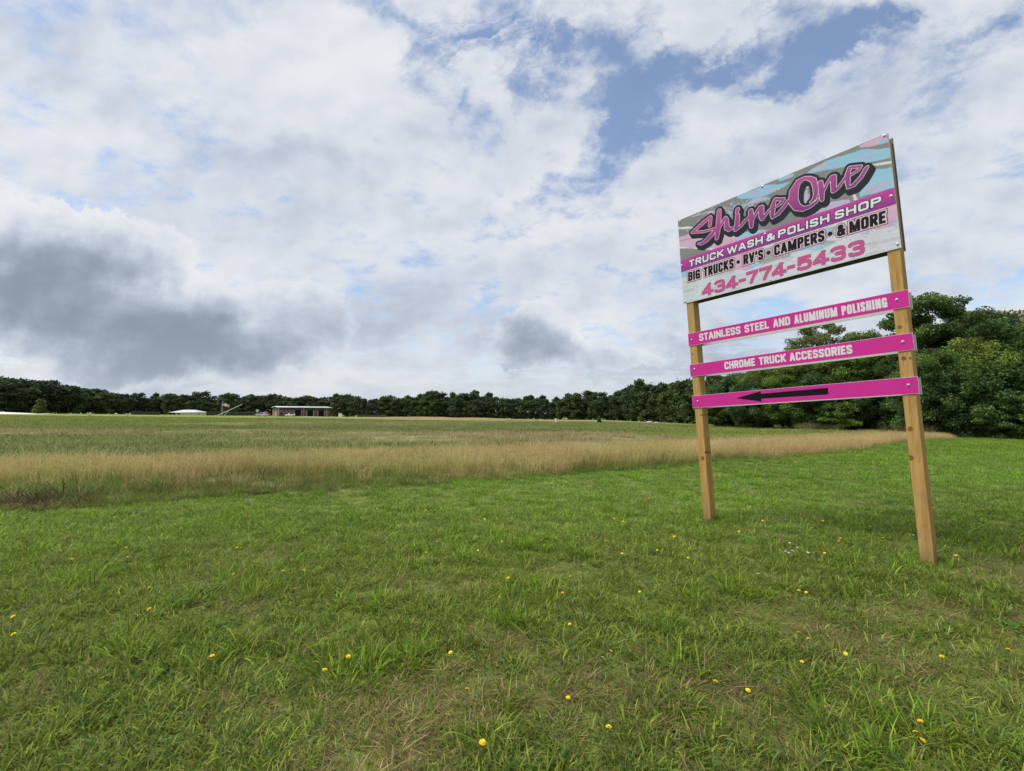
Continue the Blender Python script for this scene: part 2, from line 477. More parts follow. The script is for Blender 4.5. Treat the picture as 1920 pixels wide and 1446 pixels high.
def slab(name, x0, x1, v0, v1, d0, d1, m, parent, bevel=0.0, tilt=None):
    b = MB()
    if tilt is None: tilt = (0.0, 0.0)
    xa, xb = tilt
    b.hexa([sp(x0 + xb, v1, d0), sp(x1 + xb, v1, d0), sp(x1 + xb, v1, d1), sp(x0 + xb, v1, d1),
            sp(x0 + xa, v0, d0), sp(x1 + xa, v0, d0), sp(x1 + xa, v0, d1), sp(x0 + xa, v0, d1)])
    return b.build(name, m, parent, bevel=bevel)
def post(x0, x1, v0, v1, xb):
    b = MB(); n = 24; r = 0.008
    prof = []
    for (cx, cd, a0) in ((x1 - r, PD0 + r, -90), (x1 - r, PD1 - r, 0), (x0 + r, PD1 - r, 90), (x0 + r, PD0 + r, 180)):
        for k in range(4): 
            a = RAD(a0 + 30 * k); prof.append((cx + r * math.cos(a), cd + r * math.sin(a)))
    vs = []
    for i in range(n + 1):
        f = i / n; v = v0 + (v1 - v0) * f
        for (x, d) in prof: vs.append(sp(x + xb * f, v, d))
    k = len(prof)
    fs = [(i * k + j, i * k + (j + 1) % k, (i + 1) * k + (j + 1) % k, (i + 1) * k + j) for i in range(n) for j in range(k)]
    fs += [tuple(range(k))[::-1], tuple(range(n * k, n * k + k))]
    b.add(vs, fs)
    return b.build('post', M_WOOD, sign)
post(-1.196, -1.089, 0.05, 4.55, 0.060)
post(1.104, 1.211, 0.05, 4.65, -0.012)

# ---- print layers: distance fields turned into thin raised meshes
def seg_d(X, Y, a, b, cap):
    ax, ay = a; bx, by = b
    L = math.hypot(bx - ax, by - ay) + 1e-9
    ux, uy = (bx - ax) / L, (by - ay) / L
    p = (X - ax) * ux + (Y - ay) * uy; q = np.abs(-(X - ax) * uy + (Y - ay) * ux)
    if cap:                           # flat ended bar: Chebyshev style distance (half width removed by caller)
        return np.maximum(np.maximum(-p, p - L), q)
    e = np.maximum(np.maximum(-p, p - L), 0)
    return np.hypot(e, q)
def gl(*ls): return [('L', l) for l in ls]
RO = [(0, .84), (.05, .95), (.22, 1), (.78, 1), (.95, .95), (1, .84), (1, .16), (.95, .05), (.78, 0), (.22, 0), (.05, .05), (0, .16), (0, .84)]
CC = [(1, .80), (1, .86), (.95, .95), (.78, 1), (.22, 1), (.05, .95), (0, .84), (0, .16), (.05, .05), (.22, 0), (.78, 0), (.95, .05), (1, .16)]
PB = [(0, 1), (.75, 1), (.94, .96), (1, .86), (1, .62), (.94, .51), (.75, .47), (0, .47)]
GLYPH = {
 'A': (1.05, gl([(0, 0), (.44, 1)], [(.56, 1), (1, 0)], [(.25, .26), (.75, .26)])),
 'B': (1.0, gl([(0, 0), (0, 1)]) + [('C', [(0, 1), (.7, 1), (.93, .95), (1, .85), (1, .65), (.92, .55), (.75, .52), (0, .52)]), ('C', [(.75, .52), (.93, .48), (1, .38), (1, .15), (.93, .04), (.7, 0), (0, 0)])]),
 'C': (1.0, [('C', CC + [(1, .20)])]),
 'D': (1.0, gl([(0, 0), (0, 1)]) + [('C', [(0, 1), (.68, 1), (.92, .94), (1, .82), (1, .18), (.92, .06), (.68, 0), (0, 0)])]),
 'E': (.82, gl([(0, 0), (0, 1)], [(0, 1), (1, 1)], [(0, .5), (.85, .5)], [(0, 0), (1, 0)])),
 'G': (1.0, [('C', CC + [(1, .46)])] + gl([(1, 0), (1, .46)], [(.62, .46), (1, .46)])),
 'H': (1.0, gl([(0, 0), (0, 1)], [(1, 0), (1, 1)], [(0, .5), (1, .5)])),
 'I': (0, gl([(.5, 0), (.5, 1)])),
 'K': (1.05, gl([(0, 0), (0, 1)], [(.05, .40), (.95, 1)], [(.32, .55), (.97, 0)])),
 'L': (.8, gl([(0, 0), (0, 1)], [(0, 0), (1, 0)])),
 'M': (1.4, gl([(0, 0), (0, 1)], [(.06, 1), (.5, .05)], [(.5, .05), (.94, 1)], [(1, 1), (1, 0)])),
 'N': (1.05, gl([(0, 0), (0, 1)], [(.03, 1), (.97, 0)], [(1, 0), (1, 1)])),
 'O': (1.0, [('C', RO)]),
 'P': (.96, gl([(0, 0), (0, 1)]) + [('C', PB)]),
 'R': (1.0, gl([(0, 0), (0, 1)], [(.5, .47), (1, 0)]) + [('C', PB)]),
 'S': (.95, [('C', [(1, .83), (1, .87), (.93, .96), (.75, 1), (.25, 1), (.07, .96), (0, .85), (0, .70), (.1, .58), (.9, .42), (1, .30), (1, .15), (.93, .04), (.75, 0), (.25, 0), (.07, .04), (0, .13), (0, .17)])]),
 'T': (.92, gl([(0, 1), (1, 1)], [(.5, 1), (.5, 0)])),
 'U': (1.0, [('C', [(0, .9), (0, .16), (.05, .05), (.22, 0), (.78, 0), (.95, .05), (1, .16), (1, .9)])] + gl([(0, .5), (0, 1)], [(1, .5), (1, 1)])),
 'V': (1.05, gl([(0, 1), (.45, 0)], [(.55, 0), (1, 1)])),
 'W': (1.5, gl([(0, 1), (.24, 0)], [(.26, 0), (.5, .95)], [(.5, .95), (.74, 0)], [(.76, 0), (1, 1)])),
 '&': (1.05, [('C', [(1, .0), (.15, .75), (.2, .95), (.42, 1), (.65, .93), (.62, .7), (.1, .42), (0, .22), (.14, .02), (.5, 0), (.8, .18), (1, .48)])]),
 "'": (0, gl([(.5, .78), (.5, 1)])),
 '3': (.95, [('C', [(0, .88), (.07, .95), (.25, 1), (.72, 1), (.92, .95), (1, .82), (1, .66), (.9, .56), (.7, .52), (.4, .52)]), ('C', [(.7, .52), (.93, .47), (1, .36), (1, .16), (.92, .05), (.75, 0), (.22, 0), (.05, .05), (0, .12)])]),
 '4': (1.05, gl([(.70, 0), (.70, 1)], [(.70, 1), (0, .26)], [(0, .23), (1, .23)])),
 '5': (1.0, gl([(.1, 1), (.95, 1)], [(.1, 1), (.06, .55)]) + [('C', [(.06, .55), (.25, .64), (.7, .64), (.93, .58), (1, .44), (1, .18), (.92, .05), (.72, 0), (.22, 0), (.04, .06), (0, .10)])]),
 '7': (1.0, gl([(0, 1), (1, 1)]) + [('C', [(1, .96), (.58, .45), (.36, 0)])]),
 '-': (.6, gl([(0, .45), (1, .45)])),
}
class Field:
    def __init__(self, x0, x1, v0, v1, res):
        self.x0, self.v0, self.res = x0, v0, res
        self.xs = np.arange(x0, x1 + res, res); self.vs = np.arange(v0, v1 + res, res)
        self.X, self.Vv = np.meshgrid(self.xs, self.vs)
        self.S = np.full(self.X.shape, 0.2)
    def win(self, xa, xb, va, vb):
        i0 = max(0, int((va - self.v0) / self.res)); i1 = min(len(self.vs), int((vb - self.v0) / self.res) + 2)
        j0 = max(0, int((xa - self.x0) / self.res)); j1 = min(len(self.xs), int((xb - self.x0) / self.res) + 2)
        return slice(i0, i1), slice(j0, j1)
    def glyph(self, ch, x0, x1, v0, v1, s, slant=0.0):
        w, h = x1 - x0, v1 - v0
        pad = 0.04
        sl = self.win(x0 - pad - 0.1 * h, x1 + pad + 0.3 * h, v0 - pad, v1 + pad)
        Y = v1 - self.Vv[sl]; X = self.X[sl] - x0 - slant * Y
        d = np.full(X.shape, 9.0); hs = s / 2
        for kind, pl in GLYPH[ch][1]:
            pts = [((hs + p * (w - s)) if w > s * 1.01 else w / 2, hs + q_ * (h - s)) for p, q_ in pl]
            for a, b in zip(pts[:-1], pts[1:]):
                if kind == 'L':
                    dxx, dyy_ = b[0] - a[0], b[1] - a[1]; L = math.hypot(dxx, dyy_)
                    e = hs * (1.0 if abs(dxx) < 1e-6 or abs(dyy_) < 1e-6 else 1.4)
                    a2 = (a[0] - dxx / L * e, a[1] - dyy_ / L * e); b2 = (b[0] + dxx / L * e, b[1] + dyy_ / L * e)
                    k = seg_d(X, Y, a2, b2, True)
                    L2 = math.hypot(b2[0] - a2[0], b2[1] - a2[1])
                    p = ((X - a2[0]) * dxx + (Y - a2[1]) * dyy_) / L; qd = np.abs(-(X - a2[0]) * dyy_ + (Y - a2[1]) * dxx) / L
                    k = np.maximum(np.maximum(-p, p - L2), qd - hs)
                else:
                    k = seg_d(X, Y, a, b, False) - hs
                d = np.minimum(d, k)
        cell = np.maximum(np.maximum(-X, X - w), np.maximum(-Y, Y - h))
        self.S[sl] = np.minimum(self.S[sl], np.maximum(d, cell))
    def word(self, txt, x0, x1, v0, v1, s, gap, slant=0.0, sp_w=0.35):
        rel = [0 if c == ' ' else GLYPH[c][0] for c in txt]
        fixed = sum((s if r == 0 and c != ' ' else 0) + (sp_w * (v1 - v0) if c == ' ' else 0) for c, r in zip(txt, rel)) + gap * (len(txt) - 1)
        u = ((x1 - x0) - fixed) / max(sum(rel), 1e-6)
        x = x0
        for c, r in zip(txt, rel):
            w = sp_w * (v1 - v0) if c == ' ' else (s if r == 0 else r * u)
            if c == "'":
                self.glyph(c, x, x + w, v0, v1, s, slant)
            elif c != ' ': self.glyph(c, x, x + w, v0, v1, s, slant)
            x += w + gap
    def dot(self, x, v, r):
        sl = self.win(x - r - .05, x + r + .05, v - r - .05, v + r + .05)
        self.S[sl] = np.minimum(self.S[sl], np.hypot(self.X[sl] - x, self.Vv[sl] - v) - r)
    def stroke(self, pts):
        for (ax, ay, ar), (bx, by, br) in zip(pts[:-1], pts[1:]):
            m = max(ar, br) + 0.1
            sl = self.win(min(ax, bx) - m, max(ax, bx) + m, min(ay, by) - m, max(ay, by) + m)
            X, Y = self.X[sl], self.Vv[sl]
            L2 = (bx - ax) ** 2 + (by - ay) ** 2 + 1e-12
            t = np.clip(((X - ax) * (bx - ax) + (Y - ay) * (by - ay)) / L2, 0, 1)
            d = np.hypot(X - ax - t * (bx - ax), Y - ay - t * (by - ay)) - (ar + t * (br - ar))
            self.S[sl] = np.minimum(self.S[sl], d)
    def mesh(self, off, depth, colf, name, m, parent, S=None):
        """flat sheet over every cell where the distance is below off, its outline cut by marching squares"""
        F = (self.S if S is None else S) - off
        ins = F < 0
        n = ins[:-1, :-1].astype(int) + ins[:-1, 1:] * 2 + ins[1:, 1:] * 4 + ins[1:, :-1] * 8
        V_, F_ = [], []
        cache = {}
        def P(key, x, v):
            if key not in cache:
                cache[key] = len(V_); V_.append((x, v))
            return cache[key]
        def corner(i, j): return P(('c', i, j), self.xs[j], self.vs[i])
        def cut(i, j, i2, j2):
            k = ('e',) + ((i, j, i2, j2) if (i, j) < (i2, j2) else (i2, j2, i, j))
            f1, f2 = F[i, j], F[i2, j2]; t = f1 / (f1 - f2)
            return P(k, self.xs[j] + t * (self.xs[j2] - self.xs[j]), self.vs[i] + t * (self.vs[i2] - self.vs[i]))
        for i, j in zip(*np.nonzero((n > 0) & (n < 15))):
            cs = [(i, j), (i, j + 1), (i + 1, j + 1), (i + 1, j)]
            poly = []
            for k in range(4):
                a, b = cs[k], cs[(k + 1) % 4]
                ia, ib = ins[a], ins[b]
                if ia: poly.append(corner(*a))
                if ia != ib: poly.append(cut(*a, *b))
            if len(poly) >= 3: F_.append(poly)
        for i in range(n.shape[0]):
            row = n[i] == 15
            d = np.diff(np.concatenate([[0], row.astype(int), [0]]))
            for j0, j1 in zip(np.nonzero(d == 1)[0], np.nonzero(d == -1)[0]):
                F_.append([corner(i, j0), corner(i, j1), corner(i + 1, j1), corner(i + 1, j0)])
        me = bpy.data.meshes.new(name)
        me.from_pydata([tuple(sp(x, v, -depth)) for x, v in V_], [], F_)
        me.materials.append(m)
        at = me.attributes.new('col', 'FLOAT_COLOR', 'POINT')
        c = np.ones((len(V_), 4), np.float32)
        va = np.array(V_)
        c[:, :3] = colf(va[:, 0], va[:, 1]) if callable(colf) else np.array(colf)
        at.data.foreach_set('color', c.ravel())
        me.update()
        o = bpy.data.objects.new(name, me)
        return link(o, parent)
M_PRINT = bpy.data.materials.new('vinyl_print'); M_PRINT.use_nodes = True
t = NT(M_PRINT.node_tree); p = t.t.nodes['Principled BSDF']
a = t.new('ShaderNodeAttribute', attribute_name='col'); g = t.new('ShaderNodeTexCoord')
dirt = t.noise(t.vmath('MULTIPLY', V(t, g.outputs['Object']), (1.5, 1.5, 0.5)), 2.2, 6, 0.65)
t.put(p.inputs['Base Color'], t.mix(1.0, V(t, a.outputs['Color']), t.mix(dirt, (0.70, 0.70, 0.695), (0.86, 0.86, 0.86)), 'MULTIPLY'))
p.inputs['Roughness'].default_value = 0.45; p.inputs['Specular IOR Level'].default_value = 0.16

PINK = (0.62, 0.032, 0.30); INK = (0.004, 0.0045, 0.008); LW = (0.72, 0.73, 0.76)
def bolt(x, v, parent, r=0.017, d=0.0):
    b = MB()
    ring = lambda rr, dd: [sp(x + rr * math.cos(k * math.pi / 7), v + rr * math.sin(k * math.pi / 7), dd) for k in range(14)]
    rs = [(r, -0.0006 - d), (r, -0.003 - d), (r * 0.62, -0.004 - d), (r * 0.55, -0.009 - d), (r * 0.3, -0.0115 - d)]
    vs = [q_ for rr, dd in rs for q_ in ring(rr, dd)]
    fs = [(i * 14 + k, (i + 1) * 14 + k, (i + 1) * 14 + (k + 1) % 14, i * 14 + (k + 1) % 14) for i in range(4) for k in range(14)] + [tuple(range(56, 70))]
    b.add(vs, fs)
    return b.build('bolt', M_BOLT, parent)

front = slab('main_board', -1.22, 1.22, 0.0, 1.22, 0.0, 0.0075, M_WHITE, sign, 0.001)
back = slab('back_board', -1.22, 1.22, 0.0, 1.22, PD1 + 0.002, PD1 + 0.014, M_BACK, sign, 0.001)

# printed background: soft abstract shapes in grey, blue, pink and lilac
LOGO = [[(-728,150,19),(-748,245,22)],[(-731,132,13),(-827,172,25),(-997,244,16),(-1012,250,14)],[(-1012,250,14),(-837,302,13),(-697,315,12),(-654,323,12)],[(-680,330,13),(-719,375,28),(-802,431,26),(-884,458,16),(-933,441,9)],[(-605,105,27),(-625,258,30),(-651,391,30),(-666,457,21)],[(-657,422,10),(-612,330,10),(-565,264,17),(-529,232,23),(-515,266,25),(-522,363,32),(-492,399,25),(-443,401,12),(-386,382,10)],[(-368,258,24),(-378,336,28),(-396,410,24),(-414,436,16)],[(-362,183,23),(-374,215,20)],[(-406,439,15),(-341,415,14),(-282,364,17),(-226,338,13)],[(-201,268,27),(-200,356,31),(-209,464,20)],[(-193,407,9),(-140,316,14),(-84,268,22),(-67,275,26),(-82,371,31),(-74,413,24),(-35,389,14),(26,336,11)],[(90,240,16),(64,306,25),(48,407,24),(45,452,12)],[(98,235,13),(144,263,15),(192,275,13)],[(192,275,12),(147,317,15),(90,335,9)],[(45,452,10),(117,427,18),(184,370,19),(229,321,16)],[(486,151,17),(425,126,18),(358,140,28),(305,228,46),(289,341,50),(321,429,39),(383,477,24),(459,479,15),(524,448,12),(545,420,7)],[(462,140,18),(515,190,27),(527,268,24),(526,354,22),(503,410,16),(463,429,7)],[(581,249,23),(582,350,27),(580,449,17)],[(591,383,9),(641,291,12),(694,236,17),(711,244,25),(703,333,26),(698,394,22),(746,380,13),(816,300,10)],[(864,212,16),(842,270,22),(834,357,21),(835,420,11)],[(864,208,13),(907,222,13),(966,241,10)],[(966,241,10),(936,274,12),(879,292,9),(851,292,9)],[(829,424,8),(885,415,17),(956,358,17),(1006,287,17),(1018,276,12)]]
ART = [('k',[(961,8),(1221,-2),(1221,117),(997,40)]),('b',[(1131,29),(1225,67),(1226,120),(1141,98)]),('b',[(654,27),(772,36),(885,58),(984,67),(1226,172),(1227,281),(1034,235),(928,204),(463,88),(445,72),(561,39)]),('k',[(555,36),(666,33),(625,85),(514,75)]),('w',[(1059,261),(1224,309),(1227,334),(1062,286)]),('b',[(1063,330),(1224,371),(1225,589),(930,566),(929,512),(988,457)]),('l',[(987,470),(1117,495),(1215,527),(1214,542),(1064,501),(992,482)]),('l',[(959,487),(1112,546),(1036,525)]),('l',[(1060,372),(1177,394),(1166,402)]),('l',[(946,512),(1070,560),(1160,580),(1058,571)]),('w',[(863,510),(888,508),(904,582),(874,583)]),('b',[(-332,-9),(-27,1),(247,102),(128,125),(104,153),(-76,146),(-376,34)]),('l',[(-309,-7),(-141,30),(142,123),(105,146),(-70,77),(-257,32)]),('l',[(-268,169),(-134,121),(24,173),(-21,200),(-154,184)]),('l',[(-1037,12),(-799,28),(-532,144),(-750,82),(-937,51),(-984,55)]),('w',[(-1237,93),(-1085,141),(-940,204),(-959,212),(-1239,115)]),('k',[(-1248,234),(-1045,249),(-773,390),(-411,487),(-37,575),(-43,651),(-719,595),(-1259,393)]),('b',[(-372,501),(5,587),(3,613),(-415,542)]),('g',[(-1251,287),(-1051,322),(-1005,342),(-1233,307)]),('w',[(-1258,375),(-925,496),(-701,593),(-736,594),(-1016,483),(-1259,393)]),('l',[(566,544),(643,490),(829,555),(853,599),(680,605),(501,575)]),('b',[(154,-14),(309,20),(299,53),(151,30)]),('l',[(376,407),(397,299),(454,235),(462,370),(431,438)]),('b',[(148,67),(268,99),(184,130),(142,141)]),('k',[(1140,760),(1224,763),(1224,942),(1117,960),(1025,958),(1020,890)]),('g',[(591,783),(685,791),(665,894),(581,900),(558,884)]),('g',[(555,919),(728,965),(634,974),(516,955)]),('b',[(392,941),(634,974),(549,994),(263,942),(198,921)]),('b',[(578,793),(661,796),(645,845),(580,836)]),('l',[(1151,914),(1201,914),(1208,949),(1158,949)]),('g',[(-186,970),(-68,791),(224,800),(209,980),(-69,983)]),('b',[(-1246,754),(-1122,772),(-1137,856),(-1250,815)]),('k',[(-743,917),(-509,708),(-163,775),(-204,1011),(-447,955)]),('b',[(-293,985),(-166,914),(-165,984),(-233,1003)]),('h',[(-1255,876),(-932,965),(-1099,980),(-1261,963)]),('h',[(-162,1040),(64,1091),(-87,1200),(-157,1165)]),('h',[(-704,1078),(-458,1097),(-383,1149),(-659,1156)])]
PAL = {'k': (0.66, 0.44, 0.60), 'b': (0.30, 0.58, 0.76), 'l': (0.53, 0.46, 0.68), 'w': (0.74, 0.78, 0.78), 'g': (0.30, 0.32, 0.31), 'h': (0.60, 0.64, 0.63)}
def poly_d(X, Y, poly):
    d = np.full(X.shape, 9.0); ins = np.zeros(X.shape, bool)
    n = len(poly)
    for i in range(n):
        a, b = poly[i], poly[(i + 1) % n]
        d = np.minimum(d, seg_d(X, Y, a, b, False))
        if a[1] != b[1]:
            c = ((a[1] > Y) != (b[1] > Y)) & (X < (b[0] - a[0]) * (Y - a[1]) / (b[1] - a[1]) + a[0])
            ins ^= c
    return np.where(ins, -d, d)
ares = 0.005
axs = np.linspace(-1.218, 1.218, 489); avs = np.linspace(0.002, 1.218, 244)
AX, AV = np.meshgrid(axs, avs)
top = np.array([0.245, 0.25, 0.245]); low = np.array([0.655, 0.675, 0.76])
kk = np.clip((AV - 0.74) / 0.02 , 0, 1)[..., None]
# below the band: lilac grey, greener to the left
lowc = low * (1 - 0.0) + np.array([-0.05, 0.0, -0.03]) * np.clip(-AX, 0, 1)[..., None]
art = top * (1 - kk) + lowc * kk
art = art * (0.94 + 0.12 * vnoise(AX + 5, AV * 3 + 5, 0.25, 81, 3))[..., None]
wob = (vnoise(AX + 9, AV * 4 + 9, 0.16, 82, 4) - 0.5) * 0.05
for k, pl in ART:
    P_ = [(x / 1000, v / 1000) for x, v in pl]
    d = poly_d(AX, AV, P_) + wob * (0.35 if k in 'wg' else 1.0)
    a = np.clip(0.5 - d / 0.010, 0, 1)[..., None] * (0.75 if k in 'gh' else 1.0)
    tone = (0.93 + 0.14 * vnoise(AX * 0.4 + 3, AV * 2 + 3, 0.1, 83, 3))[..., None]
    art = art * (1 - a) + np.array(PAL[k]) * tone * a
# brush dashes in the blue and spatter around the logo
dash = vnoise(AX * 0.25 + 20, AV * 2.2 + (AX * -0.2), 0.03, 84, 3)
inb = (art[..., 2] > 0.52) & (AV < 0.62)
art = np.where((inb & (dash > 0.70))[..., None], np.array(PAL['l']), art)
r2 = np.random.default_rng(5)
for n_, (cx, cv, sx_, sv_), cc in ((230, (-0.30, 0.16, 0.16, 0.05), 'b'), (90, (-0.55, 0.14, 0.2, 0.06), 'l'), (60, (-0.25, 0.30, 0.3, 0.1), 'w'), (50, (0.62, 0.98, 0.3, 0.07), 'h'), (120, (-1.0, 1.08, 0.14, 0.06), 'w'), (40, (0.45, 0.5, 0.2, 0.1), 'b'), (60, (0.95, 0.97, .2, .03), 'l')):
    for _ in range(n_):
        x, v = r2.normal(cx, sx_), r2.normal(cv, sv_)
        r = 0.003 + 0.010 * r2.random() ** 2
        a = np.clip((r - np.hypot((AX - x) * 0.8, AV - v)) / 0.003, 0, 1)
        m_ = a > 0
        if m_.any(): art[m_] = art[m_] * (1 - a[m_][:, None]) + np.array(PAL[cc]) * a[m_][:, None]
# fine grey scratches low on the sheet
scr = vnoise(AX * 0.3 + 40, AV * 3 + 7, 0.05, 86, 4)
art = art * (1 - 0.16 * ((scr > 0.62) & (AV > 0.9))[..., None])
vid = np.arange(489 * 244).reshape(244, 489)
qd = np.stack([vid[:-1, :-1], vid[:-1, 1:], vid[1:, 1:], vid[1:, :-1]], -1).reshape(-1, 4)
base = np.array(sp(0, 0, -0.0008)); ex = np.array(SX); ey = np.array(SYD)
av = base + AX.reshape(-1, 1) * ex + AV.reshape(-1, 1) * ey
obj('printed_sheet', mesh_np('printed_sheet', av, qd, [M_PRINT], col=np.clip(art, 0, 1).reshape(-1, 3)), front)

def band_col(x, v):
    f = np.clip((v - 0.59) / 0.17, 0, 1)[:, None]
    return np.array([0.58, 0.060, 0.36]) * (1 - f) + np.array([0.26, 0.045, 0.27]) * f
fb = Field(-1.222, 1.222, 0.55, 0.80, 0.004)
fb.S = np.maximum(np.maximum(0.589 - fb.Vv, fb.Vv - 0.762), np.abs(fb.X) - 1.2185)
fb.mesh(0.0, 0.0014, band_col, 'magenta_band', M_PRINT, front)
# ---- first row, white with a purple edge
f1 = Field(-1.15, 1.15, 0.60, 0.755, 0.0035)
for w_, xa, xb in (('TRUCK', -1.092, -0.590), ('WASH', -0.545, -0.089), ('&', -0.049, 0.053), ('POLISH', 0.088, 0.630), ('SHOP', 0.682, 1.100)):
    f1.word(w_, xa, xb, 0.631, 0.724, 0.0215, 0.017, 0.08)
f1.mesh(0.0085, 0.0020, (0.055, 0.022, 0.085), 'slogan_outline', M_PRINT, front)
f1.mesh(0.0, 0.0026, (0.74, 0.80, 0.82), 'slogan_lettering', M_PRINT, front)
# ---- second row, black with pale and red edges
f2 = Field(-1.21, 1.21, 0.76, 0.955, 0.0035)
for w_, xa, xb in (('BIG', -1.121, -0.940), ('TRUCKS', -0.888, -0.469), ("RV'S", -0.346, -0.099), ('CAMPERS', 0.028, 0.566), ('&', 0.684, 0.768), ('MORE', 0.803, 1.120)):
    f2.word(w_, xa, xb, 0.794, 0.922, 0.0285, 0.0075, 0.06)
f2.mesh(0.0195, 0.0014, (0.34, 0.085, 0.15), 'services_outline', M_PRINT, front)
f2.mesh(0.0105, 0.0020, (0.72, 0.58, 0.66), 'services_border', M_PRINT, front)
f2d = Field(-1.21, 1.21, 0.76, 0.955, 0.0035); f2d.S = f2.S.copy()
for x in (-0.408, -0.034, 0.625): f2d.dot(x, 0.861, 0.023)
f2d.mesh(0.0, 0.0026, INK, 'services_lettering', M_PRINT, front)
# ---- phone number
f3 = Field(-1.0, 1.0, 0.98, 1.22, 0.0035)
for c, xa, xb in (('4', -.930, -.768), ('3', -.749, -.608), ('4', -.594, -.435), ('-', -.419, -.336), ('7', -.322, -.180), ('7', -.162, -.016), ('4', -.016, .143), ('-', .159, .238), ('5', .266, .413), ('4', .430, .587), ('3', .607, .746), ('3', .775, .917)):
    f3.glyph(c, xa, xb, 1.026, 1.183, 0.033, 0.04)
f3.mesh(0.011, 0.0014, (0.66, 0.62, 0.66), 'number_border', M_PRINT, front)
f3.mesh(0.004, 0.0020, (0.22, 0.06, 0.13), 'number_outline', M_PRINT, front)
f3.mesh(0.0, 0.0026, (0.60, 0.095, 0.30), 'phone_number', M_PRINT, front)
# ---- brush script logo
fl = Field(-1.15, 1.17, 0.02, 0.60, 0.004)
for st in LOGO: fl.stroke([(x / 1000, v / 1000, r / 1000) for x, v, r in st])
def shift(S, dx_, dv):
    i, j = int(round(dv / 0.004)), int(round(dx_ / 0.004))
    R_ = np.full(S.shape, 0.2)
    R_[max(i, 0):, max(j, 0):] = S[:S.shape[0] - max(i, 0), :S.shape[1] - max(j, 0)]
    return R_
Sk = np.minimum(np.minimum(fl.S, shift(fl.S, 0.012, 0.024)), shift(fl.S, 0.024, 0.048))
def logo_col(x, v):
    f = np.clip((v - 0.10 - 0.14 * np.clip((-x - 0.2), 0, 1)) / 0.36, 0, 1)[:, None]
    return np.array([0.55, 0.085, 0.32]) * (1 - f) + np.array([0.25, 0.045, 0.24]) * f
fl.mesh(0.034, 0.0020, (0.014, 0.017, 0.026), 'logo_backing', M_PRINT, front, S=Sk)
fl.mesh(0.0065, 0.0028, (0.70, 0.60, 0.66), 'logo_outline', M_PRINT, front)
fl.mesh(0.0, 0.0036, logo_col, 'logo_lettering', M_PRINT, front)
for x, v in ((-1.188, 0.027), (-1.204, 0.665), (-0.055, 0.618), (-0.040, 0.016), (1.187, 0.667), (1.193, 1.175), (1.184, 0.016), (-1.19, 1.19), (-0.036, 1.197)):
    bolt(x, v, front, 0.014 if v != 1.197 else 0.008, 0.0016)

# ---- the three pink strips, one on each side of the posts
def strip(x0, x1, v0, v1, words, arrow=None, bolts=()):
    s_ = slab('pink_strip', x0, x1, v0, v1, 0.0, 0.0075, M_WHITE, sign, 0.001)
    f = Field(x0 - 0.01, x1 + 0.01, v0 - 0.01, v1 + 0.01, 0.0035)
    f.S = np.maximum(np.maximum(v0 + 0.002 - f.Vv, f.Vv - v1 + 0.004), np.maximum(x0 + 0.002 - f.X, f.X - x1 + 0.002))
    f.mesh(0.0, 0.0008, PINK, 'pink_face', M_PRINT, s_)
    g_ = Field(x0, x1, v0, v1, 0.0032)
    for w_, xa, xb, va, vb in words: g_.word(w_, xa, xb, va, vb, 0.0205, 0.007)
    if words: g_.mesh(0.0, 0.0016, LW, 'lettering', M_PRINT, s_)
    if arrow:
        g_.S = poly_d(g_.X, g_.Vv, arrow)
        g_.mesh(0.0, 0.0016, INK, 'arrow', M_PRINT, s_)
    for x, v in bolts: bolt(x, v, s_, 0.0135, 0.0012)
    slab('back_strip', x0 + 0.004, x1 - 0.012, v0 + 0.002, v1 + 0.002, PD1 + 0.002, PD1 + 0.010, M_WHITE, sign, 0.001)
strip(-1.181, 1.2353, 1.6487, 1.8250, [('STAINLESS', -1.015, -.445, 1.684, 1.782), ('STEEL', -.395, -.100, 1.684, 1.782), ('AND', -.050, .140, 1.684, 1.784), ('ALUMINUM', .185, .620, 1.684, 1.786), ('POLISHING', .660, 1.060, 1.686, 1.788)], bolts=((-1.129, 1.742), (1.139, 1.730)))
strip(-1.1848, 1.2325, 2.0824, 2.2520, [('CHROME', -.690, -.300, 2.113, 2.210), ('TRUCK', -.250, .060, 2.114, 2.210), ('ACCESSORIES', .100, .722, 2.116, 2.212)], bolts=((-1.116, 2.152), (1.150, 2.160)))
strip(-1.1831, 1.2323, 2.5137, 2.6808, [], [(-.570, 2.592), (-.258, 2.528), (-.258, 2.560), (.462, 2.554), (.460, 2.626), (-.258, 2.620), (-.258, 2.655)], ((-1.100, 2.592), (1.155, 2.590)))

